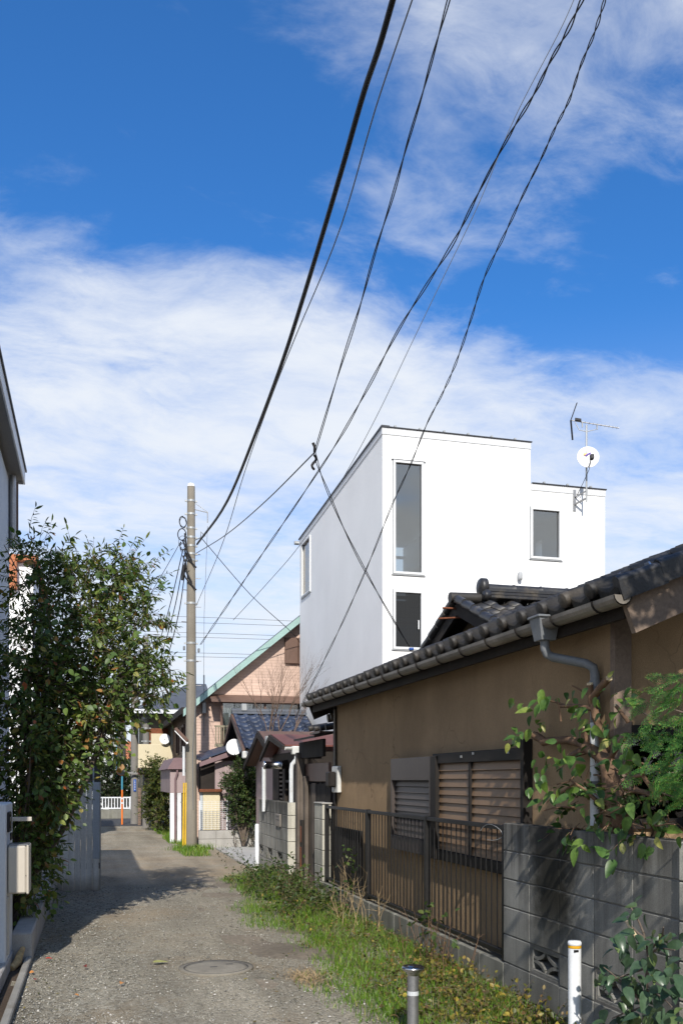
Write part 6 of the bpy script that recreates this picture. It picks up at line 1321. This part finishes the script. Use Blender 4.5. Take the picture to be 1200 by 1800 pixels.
def weeds(name, label, n, sx, sy, zf, m, L_, W_, nl=6, per=.18, dens=None, k='stuff'):
    cl = []
    xs = rng.uniform(*sx, n); ys = rng.uniform(*sy, n)
    if dens is not None: q = rng.random(n) < dens(xs, ys); xs, ys = xs[q], ys[q]
    cl = [(x, y, zf(x, y)*rng.random(), .05, .05, .04, 1) for x, y in zip(xs, ys)]
    s = shoots(cl, per, nl, L_, W_, up=.7, droop=.5); o = cloud(name, s, m, None, .15, .2); o['label'] = label
    o2 = put('stem', stem_mesh(s[0], .002, 'twig'), o); return o
weeds('weeds', 'brownish leafy weeds in the verge', 1000, (1.6, 2.8), (4.6, 13.5), lambda x, y: .06+.07*(y > 9.5), 'weed', .035, .011, 7, .14, lambda x, y: in_verge(x, y)*(.3+.7*(x > 2.1)))
weeds('weeds', 'green weeds banked against the block walls', 420, (1.95, 2.8), (9.8, 14.0), lambda x, y: .24, 'weed_green', .05, .014, 8, .2, lambda x, y: np.clip((x-1.8)/.5, 0, 1))
weeds('ground_ivy', 'yellow-green leaves carpeting the foot of the stained wall', 900, (1.75, 2.78), (4.1, 7.2), lambda x, y: .05+.05*(x > 2.3), 'ivy', .034, .014, 5, .10, lambda x, y: np.clip((x-1.7-.35*(y-4.5)/2.5)/.4, 0, 1)*.9)
weeds('weeds', 'low weeds round the edge of the pad', 60, (2.5, 2.9), (16, 20), lambda x, y: .08, 'weed_green', .03, .01, 5, .1)
def dry_stalks(label, y0, y1, n, h, x0=2.45, x1=2.8, leaf=False, m='straw'):
    th = thing('dry_weed', label, 'weed', ((x0+x1)/2, (y0+y1)/2, 0)); b = MB()
    for i in range(n):
        p = Vector((random.uniform(x0, x1), random.uniform(y0, y1), 0)); d = Vector((random.uniform(-.35, .3), random.uniform(-.5, .5), 1)).normalized(); q = p+d*h*random.uniform(.5, 1); b.tube([p, (p+q)/2+Vector((random.uniform(-.03, .03), random.uniform(-.03, .03), 0)), q], [.004, .003, .0015], 4, False)
        for k in range(3): t = random.uniform(.4, .95); a = p+(q-p)*t; b.tube([a, a+Vector((random.uniform(-1, 1), random.uniform(-1, 1), random.uniform(.1, 1))).normalized()*h*.22], [.002, .001], 3, False)
    b.build('stalk', m, th)
    if leaf:
        s = shoots([((x0+x1)/2, (y0+y1)/2, h*.75, (x1-x0)/2, (y1-y0)/2, h*.3, leaf)], .12, 4, .055, .02, droop=.7); cloud('foliage', s, 'weed_green', th)
    return th
dry_stalks('tall dry pale stalks leaning on the base of the railing', 8.6, 9.6, 16, .55)
dry_stalks('reddish bare stems with a few green leaves below the railing', 6.5, 7.4, 22, .5, 2.5, 2.8, 16, 'bark_red')
dry_stalks('dark dry brush piled at the pale block pillar', 11.3, 12.4, 26, .45, 2.45, 2.8, 20, 'twig')
dry_stalks('single weed with yellowing leaves leaning through the railing bars', 9.7, 10.3, 7, .75, 2.7, 2.82, 12)
# dead grass clump, fallen leaves, sticks
dc_ = thing('dead_grass', 'flattened reddish dead grass clump at the lane edge', 'grass clump', (1.62, 7.0, 0)); b = MB(); q = []
V, F, rr = blades(420, lambda n: 1.60+rng.normal(0, .07, n), lambda n: 6.95+rng.normal(0, .16, n), .05, .003, 4.0); put('blade', fast_mesh('blade', V, F, 'straw'), dc_)
M['leaf_red'] = mat('leaf_red', (.42, .045, .03), rough=.6); M['leaf_crimson'] = mat('leaf_crimson', (.20, .035, .03), rough=.6); M['leaf_orange'] = mat('leaf_orange', (.55, .24, .07), rough=.6)
for (px, py, sz, m_, lab) in ((80, 1691, .06, 'leaf_red', 'bright red leaf on the gravel by the end of the planter kerb'), (149, 1703, .055, 'leaf_crimson', 'dark red curled leaf on the gravel between planter kerb and olive leaf'), (215, 1733, .055, 'leaf_orange', 'orange leaf on the gravel nearest to the manhole cover'), (130, 1755, .05, 'leaf_orange', 'orange leaf in the foreground gravel, closest to the camera'), (60, 1714, .05, 'leaf_orange', 'orange leaf lying tight against the low kerb'), (62, 1729, .06, 'leaf_crimson', 'dark brown red leaf lying next to the low kerb')):
    d = FL*EYE/(py-1370); xr = (px-600)/FL*d; X, Y = xr*CT+d*ST, d*CT-xr*ST
    o = leaf_obj(single_leaf(m_, .6, .2, .2, 'fallen_leaf'), (X, Y, .028), (random.uniform(-1, 1), random.uniform(-1, 1), .1), (random.uniform(-.3, .3), random.uniform(-.6, .1), 1), sz, None, 'fallen_leaf'); tag(o, lab, 'leaf', 'fallen leaves on the gravel')
d = FL*EYE/(1697-1370); xr = (268-600)/FL*d; o = leaf_obj(single_leaf('olive_leaf', .5, .1, .05, 'fallen_leaf'), (xr*CT+d*ST, d*CT-xr*ST, .025), (1, .15, 0), (0, -.1, 1), .14, None, 'fallen_leaf'); tag(o, 'large flat olive leaf lying in the middle of the lane', 'leaf')

# leaf litter and bits blown against the edges
n = 260; lx_, ly_ = np.concatenate([rng.normal(-.38, .10, 110), rng.normal(1.5, .22, 150)]), np.concatenate([rng.uniform(6.2, 13, 110), rng.uniform(4.6, 14, 150)]); k = lx_ > -.48; lx_, ly_ = lx_[k], ly_[k]; n = len(lx_)
V, F = leaf_arrays(np.stack([lx_, ly_, np.full(n, .018)], 1), np.concatenate([rng.normal(size=(n, 2)), np.zeros((n, 1))], 1), np.concatenate([rng.normal(size=(n, 2))*.3, np.ones((n, 1))], 1), rng.uniform(.015, .04, n), rng.uniform(.004, .010, n), .2, .15)
kind(put('leaf_litter', fast_mesh('leaf_litter', V, F, 'weed', np.repeat(rng.random(n), 6))), 'stuff')
